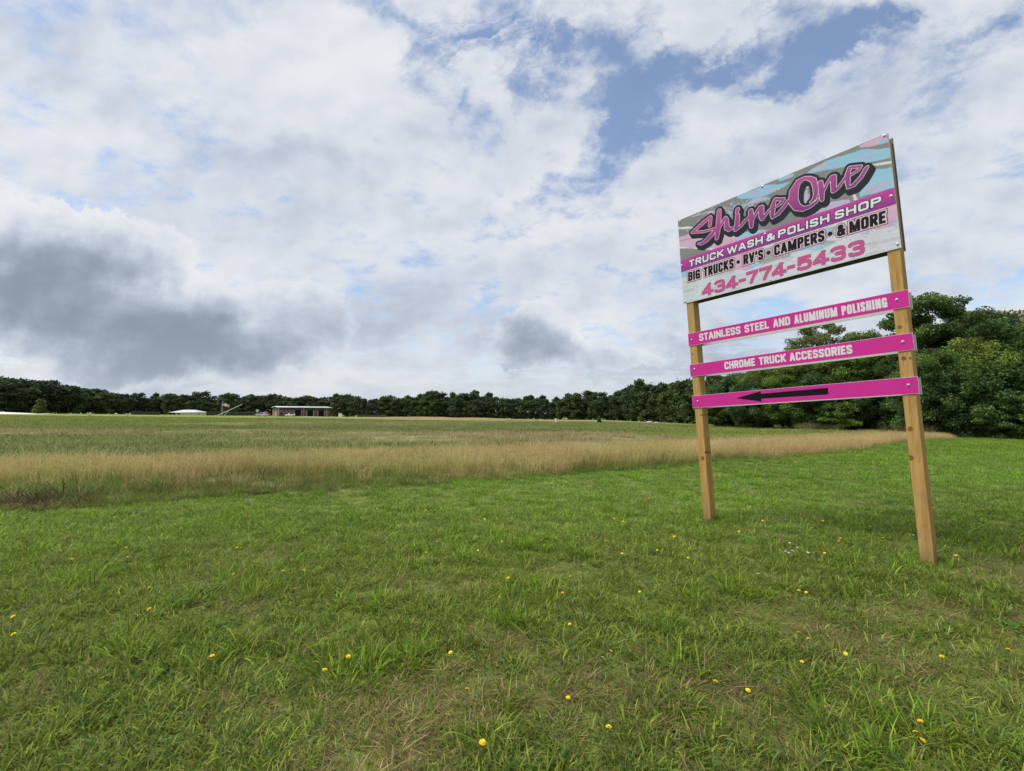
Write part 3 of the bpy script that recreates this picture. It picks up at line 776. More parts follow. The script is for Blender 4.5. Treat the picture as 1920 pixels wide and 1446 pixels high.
# ------------------------------------------------------------------ grass and meadow plants
PROTO = bpy.data.collections.new('plant_pieces')          # pieces that only appear scattered
def blades(seed, n, rad, h0, h1, w0, w1, lean, cols, curl=0.6, tipw=0.12, seg=3, flat=0.0, head=None):
    """n bent tapering blades growing from a disc; returns verts, quads, colours"""
    r = np.random.default_rng(seed)
    a = r.random(n) * 6.283; rr = rad * np.sqrt(r.random(n))
    bx, by = rr * np.cos(a), rr * np.sin(a)
    az = a + r.normal(0, 0.9, n)
    L = h0 + (h1 - h0) * r.random(n) ** 1.4; wd = w0 + (w1 - w0) * r.random(n)
    th0 = np.abs(r.normal(0, lean, n)) + 0.05 + flat; cv = curl * (0.3 + r.random(n))
    face = az + r.normal(0, 0.5, n)
    pts, ws = [], []
    x, y, z = bx.copy(), by.copy(), np.full(n, -0.01)
    for s in range(seg + 1):
        f = s / seg
        pts.append((x.copy(), y.copy(), z.copy()))
        ws.append(wd * (1 - f) ** 0.7 * (0.75 + 0.5 * min(1, f * 3)) + wd * tipw * f)
        th = np.minimum(th0 + cv * (f + 0.5 / seg) * 1.6, 2.0)
        st = L / seg
        x += np.sin(th) * np.cos(az) * st; y += np.sin(th) * np.sin(az) * st; z += np.cos(th) * st
    sxx, syy = -np.sin(face), np.cos(face)
    V_ = np.zeros((n, (seg + 1) * 2, 3)); C_ = np.zeros((n, (seg + 1) * 2, 3))
    cols = np.array(cols); ci = r.integers(0, len(cols), n)
    bc = cols[ci] * (0.52 + 0.95 * r.random(n) ** 1.3)[:, None]
    for s in range(seg + 1):
        for k, sg in enumerate((-1, 1)):
            V_[:, s * 2 + k, 0] = pts[s][0] + sg * sxx * ws[s] / 2
            V_[:, s * 2 + k, 1] = pts[s][1] + sg * syy * ws[s] / 2
            V_[:, s * 2 + k, 2] = np.maximum(pts[s][2], -0.01)
            C_[:, s * 2 + k] = bc
            if head is not None and s == seg: C_[:, s * 2 + k] = np.array(head)
    base = np.arange(n)[:, None] * (seg + 1) * 2
    Q = np.concatenate([base + np.array([s * 2, s * 2 + 1, s * 2 + 3, s * 2 + 2]) for s in range(seg)], 0)
    return V_.reshape(-1, 3), Q, C_.reshape(-1, 3)
def join(*parts):
    vs, qs, cs, b = [], [], [], 0
    for v, q_, c in parts:
        vs.append(v); qs.append(q_ + b); cs.append(c); b += len(v)
    return np.concatenate(vs), np.concatenate(qs), np.concatenate(cs)
def proto(name, data, coll):
    v, q_, c = data
    o = bpy.data.objects.new(name, mesh_np(name, v, q_, [M_BLADE], col=c))
    coll.objects.link(o)
    return o
def seed_heads(seed, n, rad, h0, h1, col):
    """thin stems with a loose panicle of seed at the top"""
    r = np.random.default_rng(seed)
    st = blades(seed, n, rad, h0, h1, 0.0035, 0.006, 0.12, [col, np.array(col) * 0.85, np.array(col) * np.array([1.05, 0.92, 0.8])], curl=0.22, tipw=0.6, seg=3)
    v = st[0].reshape(n, 8, 3); tips = v[:, 6:8].mean(1); sub = v[:, 4:6].mean(1)
    vs, qs, cs = [], [], []
    for i in range(n):
        ax = tips[i] - sub[i]; ln = np.linalg.norm(ax) + 1e-6; ax = ax / ln
        for k in range(7):
            f = 0.25 + 0.85 * k / 6
            p = sub[i] + ax * ln * f
            a = r.random() * 6.283; e = 0.028 * (1.15 - f * 0.7)
            d = np.array([math.cos(a) * 0.55, math.sin(a) * 0.55, 0.75]) * e * 1.7
            s = np.array([-math.sin(a), math.cos(a), 0.1]) * 0.006
            b = len(vs)
            vs += [p - s * 0.4, p + s * 0.4, p + d + s, p + d - s]; qs.append([b, b + 1, b + 2, b + 3])
            cs += [np.array(col) * (0.9 + 0.35 * r.random())] * 4
    return join(st, (np.array(vs), np.array(qs), np.array(cs)))
def rosette(seed, n, l0, l1, w, cols):
    """flat weed with broad lobed leaves"""
    r = np.random.default_rng(seed)
    vs, qs, cs = [], [], []
    for i in range(n):
        a = i * 2.4 + r.normal(0, 0.25); L = l0 + (l1 - l0) * r.random(); up = 0.25 + 0.6 * r.random()
        c = np.array(cols[r.integers(len(cols))]) * (0.8 + 0.4 * r.random())
        d = np.array([math.cos(a), math.sin(a)]); s = np.array([-d[1], d[0]])
        prof = [0.25, 0.7, 0.5, 1.0, 0.7, 1.05, 0.75, 0.25]
        b = len(vs)
        for k, pw in enumerate(prof):
            f = k / (len(prof) - 1)
            cz = 0.01 + L * (up * f - (up + 0.15) * f * f * 0.8); c2 = d * L * f
            for sg in (-1, 1):
                e = s * sg * w * pw * 0.5
                vs.append([c2[0] + e[0], c2[1] + e[1], cz + 0.25 * w * pw * 0.5]); cs.append(c)
        for k in range(len(prof) - 1): qs.append([b + 2 * k, b + 2 * k + 1, b + 2 * k + 3, b + 2 * k + 2])
    return np.array(vs), np.array(qs), np.array(cs)
def clover(seed, n, rad):
    r = np.random.default_rng(seed)
    vs, qs, cs = [], [], []
    for i in range(n):
        a = r.random() * 6.283; rr = rad * math.sqrt(r.random()); h = 0.02 + 0.05 * r.random()
        px, py = rr * math.cos(a), rr * math.sin(a)
        c = np.array([0.10, 0.18, 0.034]) * (0.7 + 0.6 * r.random())
        a0 = r.random() * 6.28
        for k in range(3):
            b = len(vs); t_ = a0 + k * 2.094; e = 0.009 + 0.006 * r.random()
            d = np.array([math.cos(t_), math.sin(t_), 0.15 * r.normal()]) * e; s = np.array([-d[1], d[0], 0]) * 0.75
            p = np.array([px, py, h])
            vs += [p, p + d + s, p + d * 1.9, p + d - s]; qs.append([b, b + 1, b + 2, b + 3]); cs += [c] * 4
    return np.array(vs), np.array(qs), np.array(cs)

G1 = [(0.165, 0.245, 0.032), (0.135, 0.210, 0.028), (0.205, 0.265, 0.045), (0.080, 0.145, 0.034), (0.100, 0.165, 0.060), (0.205, 0.225, 0.065)]
GD = [(0.27, 0.215, 0.125), (0.23, 0.175, 0.095), (0.31, 0.25, 0.16), (0.17, 0.13, 0.075)]
GL = [(0.130, 0.225, 0.022), (0.16, 0.26, 0.028), (0.105, 0.185, 0.024), (0.19, 0.265, 0.036)]
lawn = bpy.data.collections.new('lawn_pieces')
for k in range(6):
    proto('turf_%d' % k, join(blades(100 + k, 62, 0.115, 0.03, 0.095, 0.0032, 0.0085, 0.75, G1, curl=1.0), blades(130 + k, 16, 0.12, 0.04, 0.11, 0.0022, 0.0042, 0.5, GD, curl=0.5, flat=0.9)), lawn)
for k in range(3):   # 6-8 thatchy
    proto('turf_%d' % (6 + k), join(blades(160 + k, 26, 0.12, 0.03, 0.08, 0.0025, 0.005, 0.7, G1, curl=0.9), blades(170 + k, 60, 0.13, 0.04, 0.13, 0.0022, 0.0042, 0.5, GD, curl=0.4, flat=1.0)), lawn)
for k in range(3):   # 9-11 coarse tall clumps
    proto('turf_%d' % (9 + k), join(blades(190 + k, 60, 0.085, 0.06, 0.165, 0.004, 0.0095, 0.55, GL, curl=0.9), blades(195 + k, 14, 0.09, 0.06, 0.16, 0.003, 0.005, 0.6, GD, curl=0.6)), lawn)
proto('turf_c0', rosette(210, 11, 0.07, 0.14, 0.034, [(0.085, 0.155, 0.030), (0.105, 0.18, 0.036)]), lawn)     # 12
proto('turf_c1', rosette(211, 14, 0.06, 0.12, 0.026, [(0.12, 0.165, 0.06), (0.09, 0.16, 0.036)]), lawn)       # 13
proto('turf_d0', clover(220, 90, 0.13), lawn)                                                                      # 14
meadow = bpy.data.collections.new('meadow_pieces')
TN = (0.47, 0.395, 0.190); TR = (0.45, 0.335, 0.185)
for k in range(4):
    proto('stand_%d' % k, join(seed_heads(300 + k, 26, 0.26, 0.42, 0.78, TN if k % 2 else TR), blades(310 + k, 46, 0.28, 0.12, 0.46, 0.004, 0.009, 0.38, [(0.13, 0.185, 0.045), (0.16, 0.205, 0.060), (0.24, 0.235, 0.09), (0.35, 0.29, 0.15)], curl=0.6)), meadow)
for k in range(3):   # 4-6 green understory, lush
    proto('stand_%d' % (4 + k), blades(330 + k, 85, 0.24, 0.15, 0.46, 0.005, 0.012, 0.45, [(0.13, 0.215, 0.034), (0.11, 0.18, 0.036), (0.18, 0.26, 0.040), (0.20, 0.235, 0.07), (0.29, 0.27, 0.12)], curl=0.85), meadow)
proto('stand_a', join(blades(340, 30, 0.22, 0.3, 0.62, 0.006, 0.010, 0.5, [(0.085, 0.06, 0.04), (0.12, 0.08, 0.055), (0.06, 0.045, 0.03)], curl=0.5, tipw=0.8), rosette(341, 60, 0.2, 0.5, 0.03, [(0.10, 0.07, 0.05), (0.16, 0.095, 0.06)])), meadow)   # 7 dead brown weeds
fieldc = bpy.data.collections.new('field_pieces')
WHT = [(1.0, 1.0, 1.0), (0.8, 0.85, 0.75), (1.2, 1.12, 1.15)]
for k in range(4):
    proto('sward_%d' % k, blades(400 + k, 130, 0.66, 0.06, 0.20, 0.010, 0.018, 0.75, WHT, curl=1.0, seg=2), fieldc)
for k in range(2):
    proto('sward_%d' % (4 + k), blades(410 + k, 90, 0.75, 0.12, 0.38, 0.008, 0.014, 0.25, WHT, curl=0.35, seg=2, tipw=0.7), fieldc)

def scatter(name, coll, x, y, scl, idx, tint, label_kind='stuff', tilt=0.12, seed=1, dz=0.0):
    r = np.random.default_rng(seed)
    n = len(x)
    me = bpy.data.meshes.new(name)
    me.vertices.add(n)
    co = np.stack([x, y, gh(x, y) + dz], -1).astype(np.float32)
    me.vertices.foreach_set('co', co.ravel())
    a = me.attributes.new('rot', 'FLOAT_VECTOR', 'POINT')
    a.data.foreach_set('vector', np.stack([r.normal(0, tilt, n), r.normal(0, tilt, n), r.random(n) * 6.283], -1).astype(np.float32).ravel())
    a = me.attributes.new('scl', 'FLOAT', 'POINT'); a.data.foreach_set('value', np.asarray(scl, np.float32))
    a = me.attributes.new('pick', 'INT', 'POINT'); a.data.foreach_set('value', np.asarray(idx, np.int32))
    a = me.attributes.new('tint', 'FLOAT_COLOR', 'POINT')
    c = np.ones((n, 4), np.float32); c[:, :3] = tint; a.data.foreach_set('color', c.ravel())
    o = bpy.data.objects.new(name, me); link(o); o['kind'] = 'stuff'
    g = bpy.data.node_groups.new(name, 'GeometryNodeTree')
    g.interface.new_socket('Geometry', in_out='INPUT', socket_type='NodeSocketGeometry')
    g.interface.new_socket('Geometry', in_out='OUTPUT', socket_type='NodeSocketGeometry')
    N = g.nodes.new; L = g.links.new
    gi, go = N('NodeGroupInput'), N('NodeGroupOutput')
    ci = N('GeometryNodeCollectionInfo'); ci.inputs[0].default_value = coll; ci.inputs['Separate Children'].default_value = True; ci.inputs['Reset Children'].default_value = True
    io = N('GeometryNodeInstanceOnPoints'); io.inputs['Pick Instance'].default_value = True
    def na(nm, tp):
        q_ = N('GeometryNodeInputNamedAttribute'); q_.data_type = tp; q_.inputs['Name'].default_value = nm
        return q_.outputs['Attribute']
    L(gi.outputs[0], io.inputs['Points']); L(ci.outputs[0], io.inputs['Instance'])
    L(na('pick', 'INT'), io.inputs['Instance Index']); L(na('rot', 'FLOAT_VECTOR'), io.inputs['Rotation']); L(na('scl', 'FLOAT'), io.inputs['Scale'])
    L(io.outputs[0], go.inputs[0])
    m = o.modifiers.new('scatter', 'NODES'); m.node_group = g
    return o

def wedge(n, y0, y1, u, r, power=1.0):
    """random ground points over the view wedge, density falling as 1/y**power"""
    e = 2 - power
    f = r.random(n)
    y = (y0 ** e + f * (y1 ** e - y0 ** e)) ** (1 / e) if abs(e) > 1e-6 else y0 * (y1 / y0) ** f
    return (r.random(n) * 2 - 1) * u * (y + 0.6), y
r = np.random.default_rng(11)
# ---- mown lawn
xs1, ys1 = wedge(14500, 0.9, 7.0, 1.32, r, 0.70)
xs2, ys2 = wedge(62000, 7.0, 48.0, 1.32, r, 1.05)
x = np.concatenate([xs1, xs2]); y = np.concatenate([ys1, ys2])
k = y < edge(x) + 0.7
x, y = x[k], y[k]
n = len(x)
lush = vnoise(x, y, 0.55, 91, 3); that = vnoise(x, y, 0.5, 92, 3); pat = vnoise(x, y, 3.5, 93, 2)
near = np.clip((6.5 - y) / 3.2, 0, 1)
near = np.maximum(near, np.clip(x / np.maximum(y, 1) - 0.35, 0, 0.6) * (y < 9))
pick = r.integers(0, 6, n)
thp = np.clip((that - 0.44) * 4.5, 0, 1) * (0.24 + 0.76 * near)
pick = np.where(r.random(n) < thp, r.integers(6, 9, n), pick)
for (bx_, by_, br_) in ((4.30, 4.35, 0.42), (4.95, 4.05, 0.38), (2.45, 2.75, 0.35), (1.05, 2.55, 0.3), (0.35, 2.5, 0.35), (-0.5, 2.1, 0.3), (1.9, 3.35, 0.3)):
    pick = np.where((np.hypot(x - bx_, y - by_) < br_ * (0.5 + r.random(n))) & (r.random(n) < 0.75), r.integers(6, 9, n), pick)
    thp = np.where(np.hypot(x - bx_, y - by_) < br_, 1.0, thp)
tallp = np.clip((lush - 0.54) * 3.5, 0, 1) * 0.30 * np.clip(1 - thp, 0.1, 1)
pick = np.where(r.random(n) < tallp, r.integers(9, 12, n), pick)
cl = vnoise(x, y, 0.9, 95, 2)
pick = np.where((r.random(n) < 0.005) & (y < 9), r.integers(12, 14, n), pick)
pick = np.where((cl > 0.60) & (r.random(n) < 0.006), 14, pick)
scl = (0.8 + 0.5 * r.random(n)) * (1 + 0.55 * np.clip((y - 8) / 22, 0, 1.3)) * np.where(pick >= 12, 0.62, 1.0)
tone = 1.03 + 0.60 * pat + 0.35 * (r.random(n) - 0.5)
far = np.clip((y - 4.0) / 6.0, 0, 1)
tone = tone * 1.05
tint = np.stack([tone * (1.04 - 0.18 * far), tone * (1.02 + 0.02 * far), tone * (0.80 - 0.10 * far)], -1)
# longer, untrimmed grass round the feet of the two posts
fx, fy, fs_, fp_ = [], [], [], []
for (cx, cy) in ((2.62, 6.36), (3.97, 4.63)):
    for i in range(26):
        a_ = r.random() * 6.283; q_ = 0.13 + 0.13 * r.random()
        fx.append(cx + q_ * math.cos(a_)); fy.append(cy + q_ * math.sin(a_)); fs_.append(0.55 + 0.6 * r.random()); fp_.append(r.choice([0, 1, 2, 3, 6, 7, 9, 10]))
x = np.concatenate([x, fx]); y = np.concatenate([y, fy]); scl = np.concatenate([scl, fs_]); pick = np.concatenate([pick, fp_]).astype(int)
tint = np.concatenate([tint, np.tile(tint.mean(0), (len(fx), 1))])
scatter('lawn_grass', lawn, x, y, scl, pick, tint, seed=2)
# ---- tall tan meadow beyond the mown edge
xm = r.uniform(-34, 62, 15000); off = np.abs(r.normal(0, 1, 15000))
dep = r.random(15000) ** 1.5 * (8.6 + 0.10 * np.clip(xm, 0, 60))
ym = edge(xm) - 0.05 + dep
k = (ym > 1.2) & (np.abs(xm) < 1.36 * (ym + 1)) & (xm < 47)
xm, ym, dep = xm[k], ym[k], dep[k]
n = len(xm)
pick = r.integers(0, 4, n)
lushm = vnoise(xm, ym, 2.4, 96, 3)
left = np.clip((1.5 - xm) / 7, 0, 1)
pick = np.where(r.random(n) < np.clip(1.05 - dep / (1.2 + 3.6 * left), 0.24, 0.92) * np.clip((lushm - 0.3) * 3, 0.3, 1), r.integers(4, 7, n), pick)
pick = np.where((dep < 0.4 + 2.3 * left * (0.5 + vnoise(xm, ym, 1.6, 196, 2))) & (r.random(n) < 0.45 + 0.45 * left), r.integers(4, 7, n), pick)
brown = np.exp(-(((xm + 7.5) / 0.75) ** 2 + ((ym - 7.6) / 0.50) ** 2)) * 0.85 + 0.05 * (xm < -2) * (dep < 3)
pick = np.where(r.random(n) < brown, 7, pick)
sc_ = (0.50 + 0.46 * r.random(n) + 0.12 * left) * (0.72 + 0.56 * vnoise(xm, ym, 1.1, 197, 3))
sc_ = np.where((pick >= 4) & (pick < 7), (0.42 + 0.45 * r.random(n)) * (1 + 0.35 * left), sc_) * np.clip(0.50 + 0.50 * dep / (0.6 + 1.9 * left), 0.5, 1.0) * np.where(r.random(n) < 0.05, 1.25, 1.0) * (1 - 0.42 * np.clip(dep / 8.6, 0, 1)) * (1 - 0.22 * np.clip((xm - 6) / 18, 0, 1))
tn = (0.98 + 0.55 * vnoise(xm, ym, 1.4, 97, 3)) * (1 - 0.12 * left * (dep < 2.0))
gr = np.clip((vnoise(xm * 0.5, ym, 2.4, 98, 3) - 0.36) * 3, 0, 1) * (0.75 + 0.4 * left) + 0.25 * np.clip(dep / 8.6, 0, 1)
tint = np.stack([tn * (1.00 - 0.24 * gr), tn * (0.91 - 0.02 * gr), tn * (0.90 - 0.22 * gr)], -1)
scatter('meadow_grass', meadow, xm, ym, sc_, pick, tint, seed=3, tilt=0.07)
# ---- the field beyond, thinning with distance into the ground's own colour
xf, yf = wedge(24000, 11, 150, 1.25, r, 0.85)
k = (yf > edge(xf) + 4.6 + 0.1 * np.clip(xf, 0, 60)) & (np.abs(vnoise(xf, yf, 9, 99, 2)) > 0.12)
k &= ~((xf > 0.9 * yf - 6) & (yf > 42))
xf, yf = xf[k], yf[k]; n = len(xf)
ft = field_tint(xf, yf)
tanness = ft[:, 0] / (ft[:, 1] + 1e-6)
pick = np.where((tanness > 1.08) & (r.random(n) < 0.5), r.integers(4, 6, n), r.integers(0, 4, n))
scf = (0.7 + 0.5 * r.random(n)) * np.where(yf > 45, 1.15, 1.0) * np.where((ft[:, 1] > 0.19) & (tanness < 0.95), 1.7, 1.0)
scatter('field_grass', fieldc, xf, yf, scf, pick, ft * (0.95 + 0.3 * r.random(n))[:, None], seed=4, tilt=0.06)

# pale weeds along the foot of the wood
xw = np.concatenate([r.uniform(36, 62, 420), r.uniform(40, 60, 200)]); yw = np.concatenate([r.uniform(66, 73, 420), r.uniform(47, 52, 200)])
k = (xw / yw > 0.60) & (xw / yw < 0.88); xw, yw = xw[k], yw[k]; n = len(xw)
scatter('pale_weeds', meadow, xw, yw, 0.95 + 0.75 * r.random(n), r.integers(0, 4, n), np.tile([0.62, 0.72, 0.70], (n, 1)) * (0.6 + 0.4 * r.random(n))[:, None], seed=6)

# ------------------------------------------------------------------ trees
def quad_cloud(cent, n_each, ext, size, r, up=0.6, cols=((0.05, 0.08, 0.02),), cvar=0.35, outward=None, clumpvar=0.25):
    """leaf sprays: small four cornered leaves spread through flattened clumps"""
    cent = np.asarray(cent); m = len(cent)
    P = np.repeat(cent, n_each, 0)
    g = r.normal(0, 1, (m * n_each, 3)); g /= np.linalg.norm(g, axis=1)[:, None]
    rad = r.random(m * n_each) ** 0.45
    P = P + g * rad[:, None] * np.repeat(np.asarray(ext).reshape(-1, 3) if np.ndim(ext) > 1 else np.tile(ext, (m, 1)), n_each, 0)
    nrm = r.normal(0, 1, P.shape) * (1 - up) + g * 0.45
    nrm[:, 2] += up
    nrm /= np.linalg.norm(nrm, axis=1)[:, None]
    t = np.cross(nrm, r.normal(0, 1, P.shape)); t /= np.linalg.norm(t, axis=1)[:, None]
    b = np.cross(nrm, t)
    s = size * (0.6 + 0.8 * r.random(len(P)))[:, None]
    bend = nrm * s * 0.12
    V_ = np.stack([P - t * s, P + b * s * 0.48 + bend, P + t * s, P - b * s * 0.48 + bend], 1)
    cols = np.array(cols)
    cc = cols[np.repeat(r.integers(0, len(cols), m), n_each)] * np.repeat(1 + clumpvar * r.normal(0, 1, m), n_each).clip(0.45, 1.7)[:, None]
    cc = cc * (1 - cvar + 2 * cvar * r.random(len(P)))[:, None]
    return V_.reshape(-1, 3), np.arange(len(P) * 4).reshape(-1, 4), np.repeat(cc, 4, 0)
def tree_meshes(seed, H, R, base, nl, n_each, leaf, cols, clump=(0.85, 0.85, 0.34), top=0.5, trunk_r=0.24, nsub=5, gaps=0.0, shape='round', bark=None):
    """returns (crown mesh, trunk mesh): trunk and limbs, with leaf clumps along each limb"""
    r = np.random.default_rng(seed); random.seed(seed)
    b = MB()
    tp = []; px, py = 0.0, 0.0
    for i in range(7):
        f = i / 6; tp.append((px, py, H * 0.86 * f - (0.3 if i == 0 else 0)))
        px += r.normal(0, 0.02) * H * 0.5; py += r.normal(0, 0.02) * H * 0.5
    b.tube(tp, [trunk_r * (1.25 if i == 0 else 1) * (1 - 0.85 * i / 6) for i in range(7)], 8)
    def tr(z):
        f = min(max(z / (H * 0.86), 0), 1) * 6; i = min(int(f), 5); g = f - i
        return np.array(tp[i]) * (1 - g) + np.array(tp[i + 1]) * g
    cent = []
    for i in range(nl):
        f = (i + 0.5 * r.random()) / nl
        z0 = H * (base + (0.80 - base) * f)
        a = i * 2.399 + r.normal(0, 0.35)
        hh = (base + (0.97 - base) * f)
        if shape == 'round': w = math.sqrt(max(0.04, 1 - ((hh - 0.55) / 0.52) ** 2))
        elif shape == 'cone': w = max(0.12, 1.0 - 0.92 * (hh - base) / (1 - base))
        else: w = 0.35 + 0.75 * math.sin(min(1, (hh - base) / (1 - base)) * 2.4)      # umbrella like
        L = R * w * (0.75 + 0.45 * r.random())
        rise = (0.15 + 0.55 * f + r.normal(0, 0.08)) * L * (1.0 if shape != 'cone' else 0.25)
        s = tr(z0 * (0.9 if shape != 'cone' else 1))
        e = np.array([s[0] + L * math.cos(a), s[1] + L * math.sin(a), s[2] + rise])
        mid = (s + e) / 2 + np.array([0, 0, 0.08 * L])
        b.tube([s, mid, e], [trunk_r * 0.34 * (1 - 0.5 * f), trunk_r * 0.2, trunk_r * 0.07], 5)
        for k in range(nsub):
            g = 0.34 + 0.66 * (k + r.random() * 0.6) / nsub
            if r.random() < gaps: continue
            c = s * (1 - g) + e * g + np.array([0, 0, 0.08 * L * (1 - abs(2 * g - 1))])
            c = c + r.normal(0, 1, 3) * np.array([0.20, 0.20, 0.13]) * R * 0.85
            if k % 2 == 0: b.tube([s * (1 - g * 0.8) + e * g * 0.8, c], [trunk_r * 0.1, trunk_r * 0.03], 4)
            cent.append(c)
    for k in range(int(nl * 0.7)):          # leader tips
        c = tr(H * 0.8) + np.array([r.normal(0, R * 0.22), r.normal(0, R * 0.22), H * (0.02 + 0.16 * r.random())])
        cent.append(c)
    cent = np.array(cent)
    cent[:, 2] = np.clip(cent[:, 2], H * base * 0.8 + 0.2, H)
    v, q_, c = quad_cloud(cent, n_each, np.array(clump), leaf, r, up=0.38, cols=cols)
    return mesh_np('crown', v, q_, [M_LEAF], col=c), b.mesh('trunk', bark or M_BARK, True)

DKG = [(0.068, 0.122, 0.038), (0.057, 0.106, 0.036), (0.082, 0.134, 0.038)]
MDG = [(0.108, 0.176, 0.040), (0.090, 0.156, 0.040), (0.130, 0.192, 0.044)]
YLG = [(0.150, 0.212, 0.040), (0.122, 0.190, 0.040), (0.165, 0.215, 0.050)]
OLG = [(0.150, 0.175, 0.066), (0.128, 0.158, 0.056), (0.170, 0.185, 0.080)]
NEARP = {
 'walnut': tree_meshes(501, 14, 5.2, 0.40, 24, 260, 0.145, DKG, (0.95, 0.95, 0.55), gaps=0.16, trunk_r=0.30),
 'airy': tree_meshes(502, 13, 5.0, 0.35, 22, 170, 0.14, OLG, (0.85, 0.85, 0.55), gaps=0.30, trunk_r=0.26, bark=M_PBARK),
 'broad': tree_meshes(503, 12, 5.0, 0.12, 34, 280, 0.145, MDG, (1.1, 1.1, 0.85), trunk_r=0.26),
 'maple': tree_meshes(504, 11, 4.4, 0.08, 34, 280, 0.135, YLG, (1.0, 1.0, 0.8), trunk_r=0.22),
 'dense': tree_meshes(505, 9, 4.2, 0.03, 32, 280, 0.145, DKG, (1.1, 1.1, 0.85), trunk_r=0.2),
 'shrub': tree_meshes(506, 5.5, 3.2, 0.02, 18, 130, 0.18, MDG, (0.85, 0.85, 0.45), trunk_r=0.12),
}
NEARH = {'walnut': 14, 'airy': 13, 'broad': 12, 'maple': 11, 'dense': 9, 'shrub': 5.5}
def near_tree(kind, px, y, H, label, group=None, wide=1.0):
    x = (px - 960) / 890.0 * y / 1.0
    t_ = empty('tree' if kind != 'shrub' else 'bush', (x, y, ghs(x, y) - 0.1), random.random() * 6.28)
    s = H / NEARH[kind]; t_.scale = (s * wide, s * wide, s)
    tag(t_, label, 'tree' if kind != 'shrub' else 'bush', group)
    cr, tk = NEARP[kind]
    obj('crown', cr, t_); obj('trunk', tk, t_)
    return t_
random.seed(3)
GE = 'trees at the edge of the wood'
for a in (
 ('walnut', 1758, 55, 16.6, 'tall dark tree with ragged sprays just right of the right post', 1.0),
 ('walnut', 1800, 60, 16.2, 'second tall dark tree, right of the ragged one by the right post', .95),
 ('airy', 1880, 58, 15.6, 'thin olive tree with sky showing through its crown at the far right', 1.1),
 ('airy', 1940, 59, 14.8, 'thin olive tree cut off by the right border of the picture', 1.1),
 ('maple', 1822, 50, 10.2, 'yellow green leafy tree in front of the tall dark trees at right', 1.0),
 ('broad', 1748, 50, 9.2, 'mid green tree low behind the right post', 1.0),
 ('dense', 1910, 50, 11.8, 'dark dense tree at the right end of the mown lawn', 1.0),
 ('dense', 1860, 47, 7.2, 'dark low tree hanging over the lawn end', 1.05),
 ('broad', 1985, 50, 12.0, 'broad green tree beyond the right border of the lawn', 1.0),
 ('dense', 1795, 48, 6.6, 'dark low tree behind the end of the tan grass strip', 1.05),
 ('shrub', 1882, 45, 3.6, 'round bush at the right where lawn meets the wood', 1.0),
 ('shrub', 1935, 44, 4.0, 'bush cut off by the right border at lawn level', 1.0),
 ('airy', 1550, 76, 17.4, 'tall open crowned tree whose top shows between the two upper strips', .95),
 ('broad', 1640, 74, 15.4, 'rounded tree whose top shows left of the right post', .9),
 ('maple', 1500, 76, 13.0, 'light green tree behind the middle pink strip', 1.0),
 ('broad', 1590, 72, 12.6, 'full green tree behind the middle of the lower strips', 1.05),
 ('dense', 1675, 70, 11.5, 'dark tree directly left of the right post', 1.0),
 ('broad', 1700, 78, 14.2, 'green tree partly hidden by the right post', 1.0),
 ('maple', 1430, 82, 11.4, 'lighter green pointed tree behind the arrow strip at left', .9),
 ('dense', 1385, 86, 9.6, 'dark tree just right of the left post', 1.1),
 ('maple', 1402, 80, 8.2, 'small yellow green tree behind the left end of the arrow strip', .9),
 ('broad', 1465, 74, 8.8, 'dark green tree under the arrowhead', 1.1),
 ('dense', 1530, 71, 8.2, 'low dark tree under the arrow shaft', 1.1),
 ('dense', 1615, 69, 7.6, 'low dark tree under the right end of the arrow strip', 1.1),
 ('shrub', 1350, 84, 5.0, 'bush beside the foot of the left post', 1.1),
 ('shrub', 1425, 77, 4.2, 'bush at the field edge under the arrow tip', 1.2),
 ('shrub', 1575, 67, 4.0, 'bush at the foot of the pale leaning trunk', 1.1),
 ('shrub', 1700, 64, 4.2, 'bush showing on both sides of the right post', 1.1)):
    near_tree(*a[:5], GE, a[5])
# dark inner trees that close the wood behind the edge
for i in range(34):
    y = random.uniform(66, 100); px = random.uniform(1340, 2150)
    if px > 1690: y = random.uniform(58, 78)
    hmax = 8.5 if px < 1450 else 12.0
    near_tree(random.choice(['dense', 'broad', 'dense']), px, y, random.uniform(0.7, 1.0) * hmax, 'dark tree standing inside the wood behind the edge trees', 'inner trees of the wood')
# pale leaning trunk in the wood's edge
b = MB(); x, y = (1602 - 960) / 890 * 68, 68.0; z = ghs(x, y)
b.tube([(0.35, 0, -0.2), (0.2, 0, 2.0), (-0.35, 0, 3.6), (-0.75, 0, 5.2)], [0.22, 0.18, 0.15, 0.08], 7)
b.tube([(-0.2, 0, 3.2), (0.5, 0.1, 4.6)], [0.11, 0.05], 6)
b.tube([(0.22, 0, 1.8), (0.9, -0.1, 2.7), (1.1, -0.1, 3.5)], [0.08, 0.05, 0.03], 6)
o = b.build('bare_tree', M_PBARK, loc=(x, y, z), smooth=True)
tag(o, 'pale bare trunk leaning at the edge of the dark wood', 'dead tree')

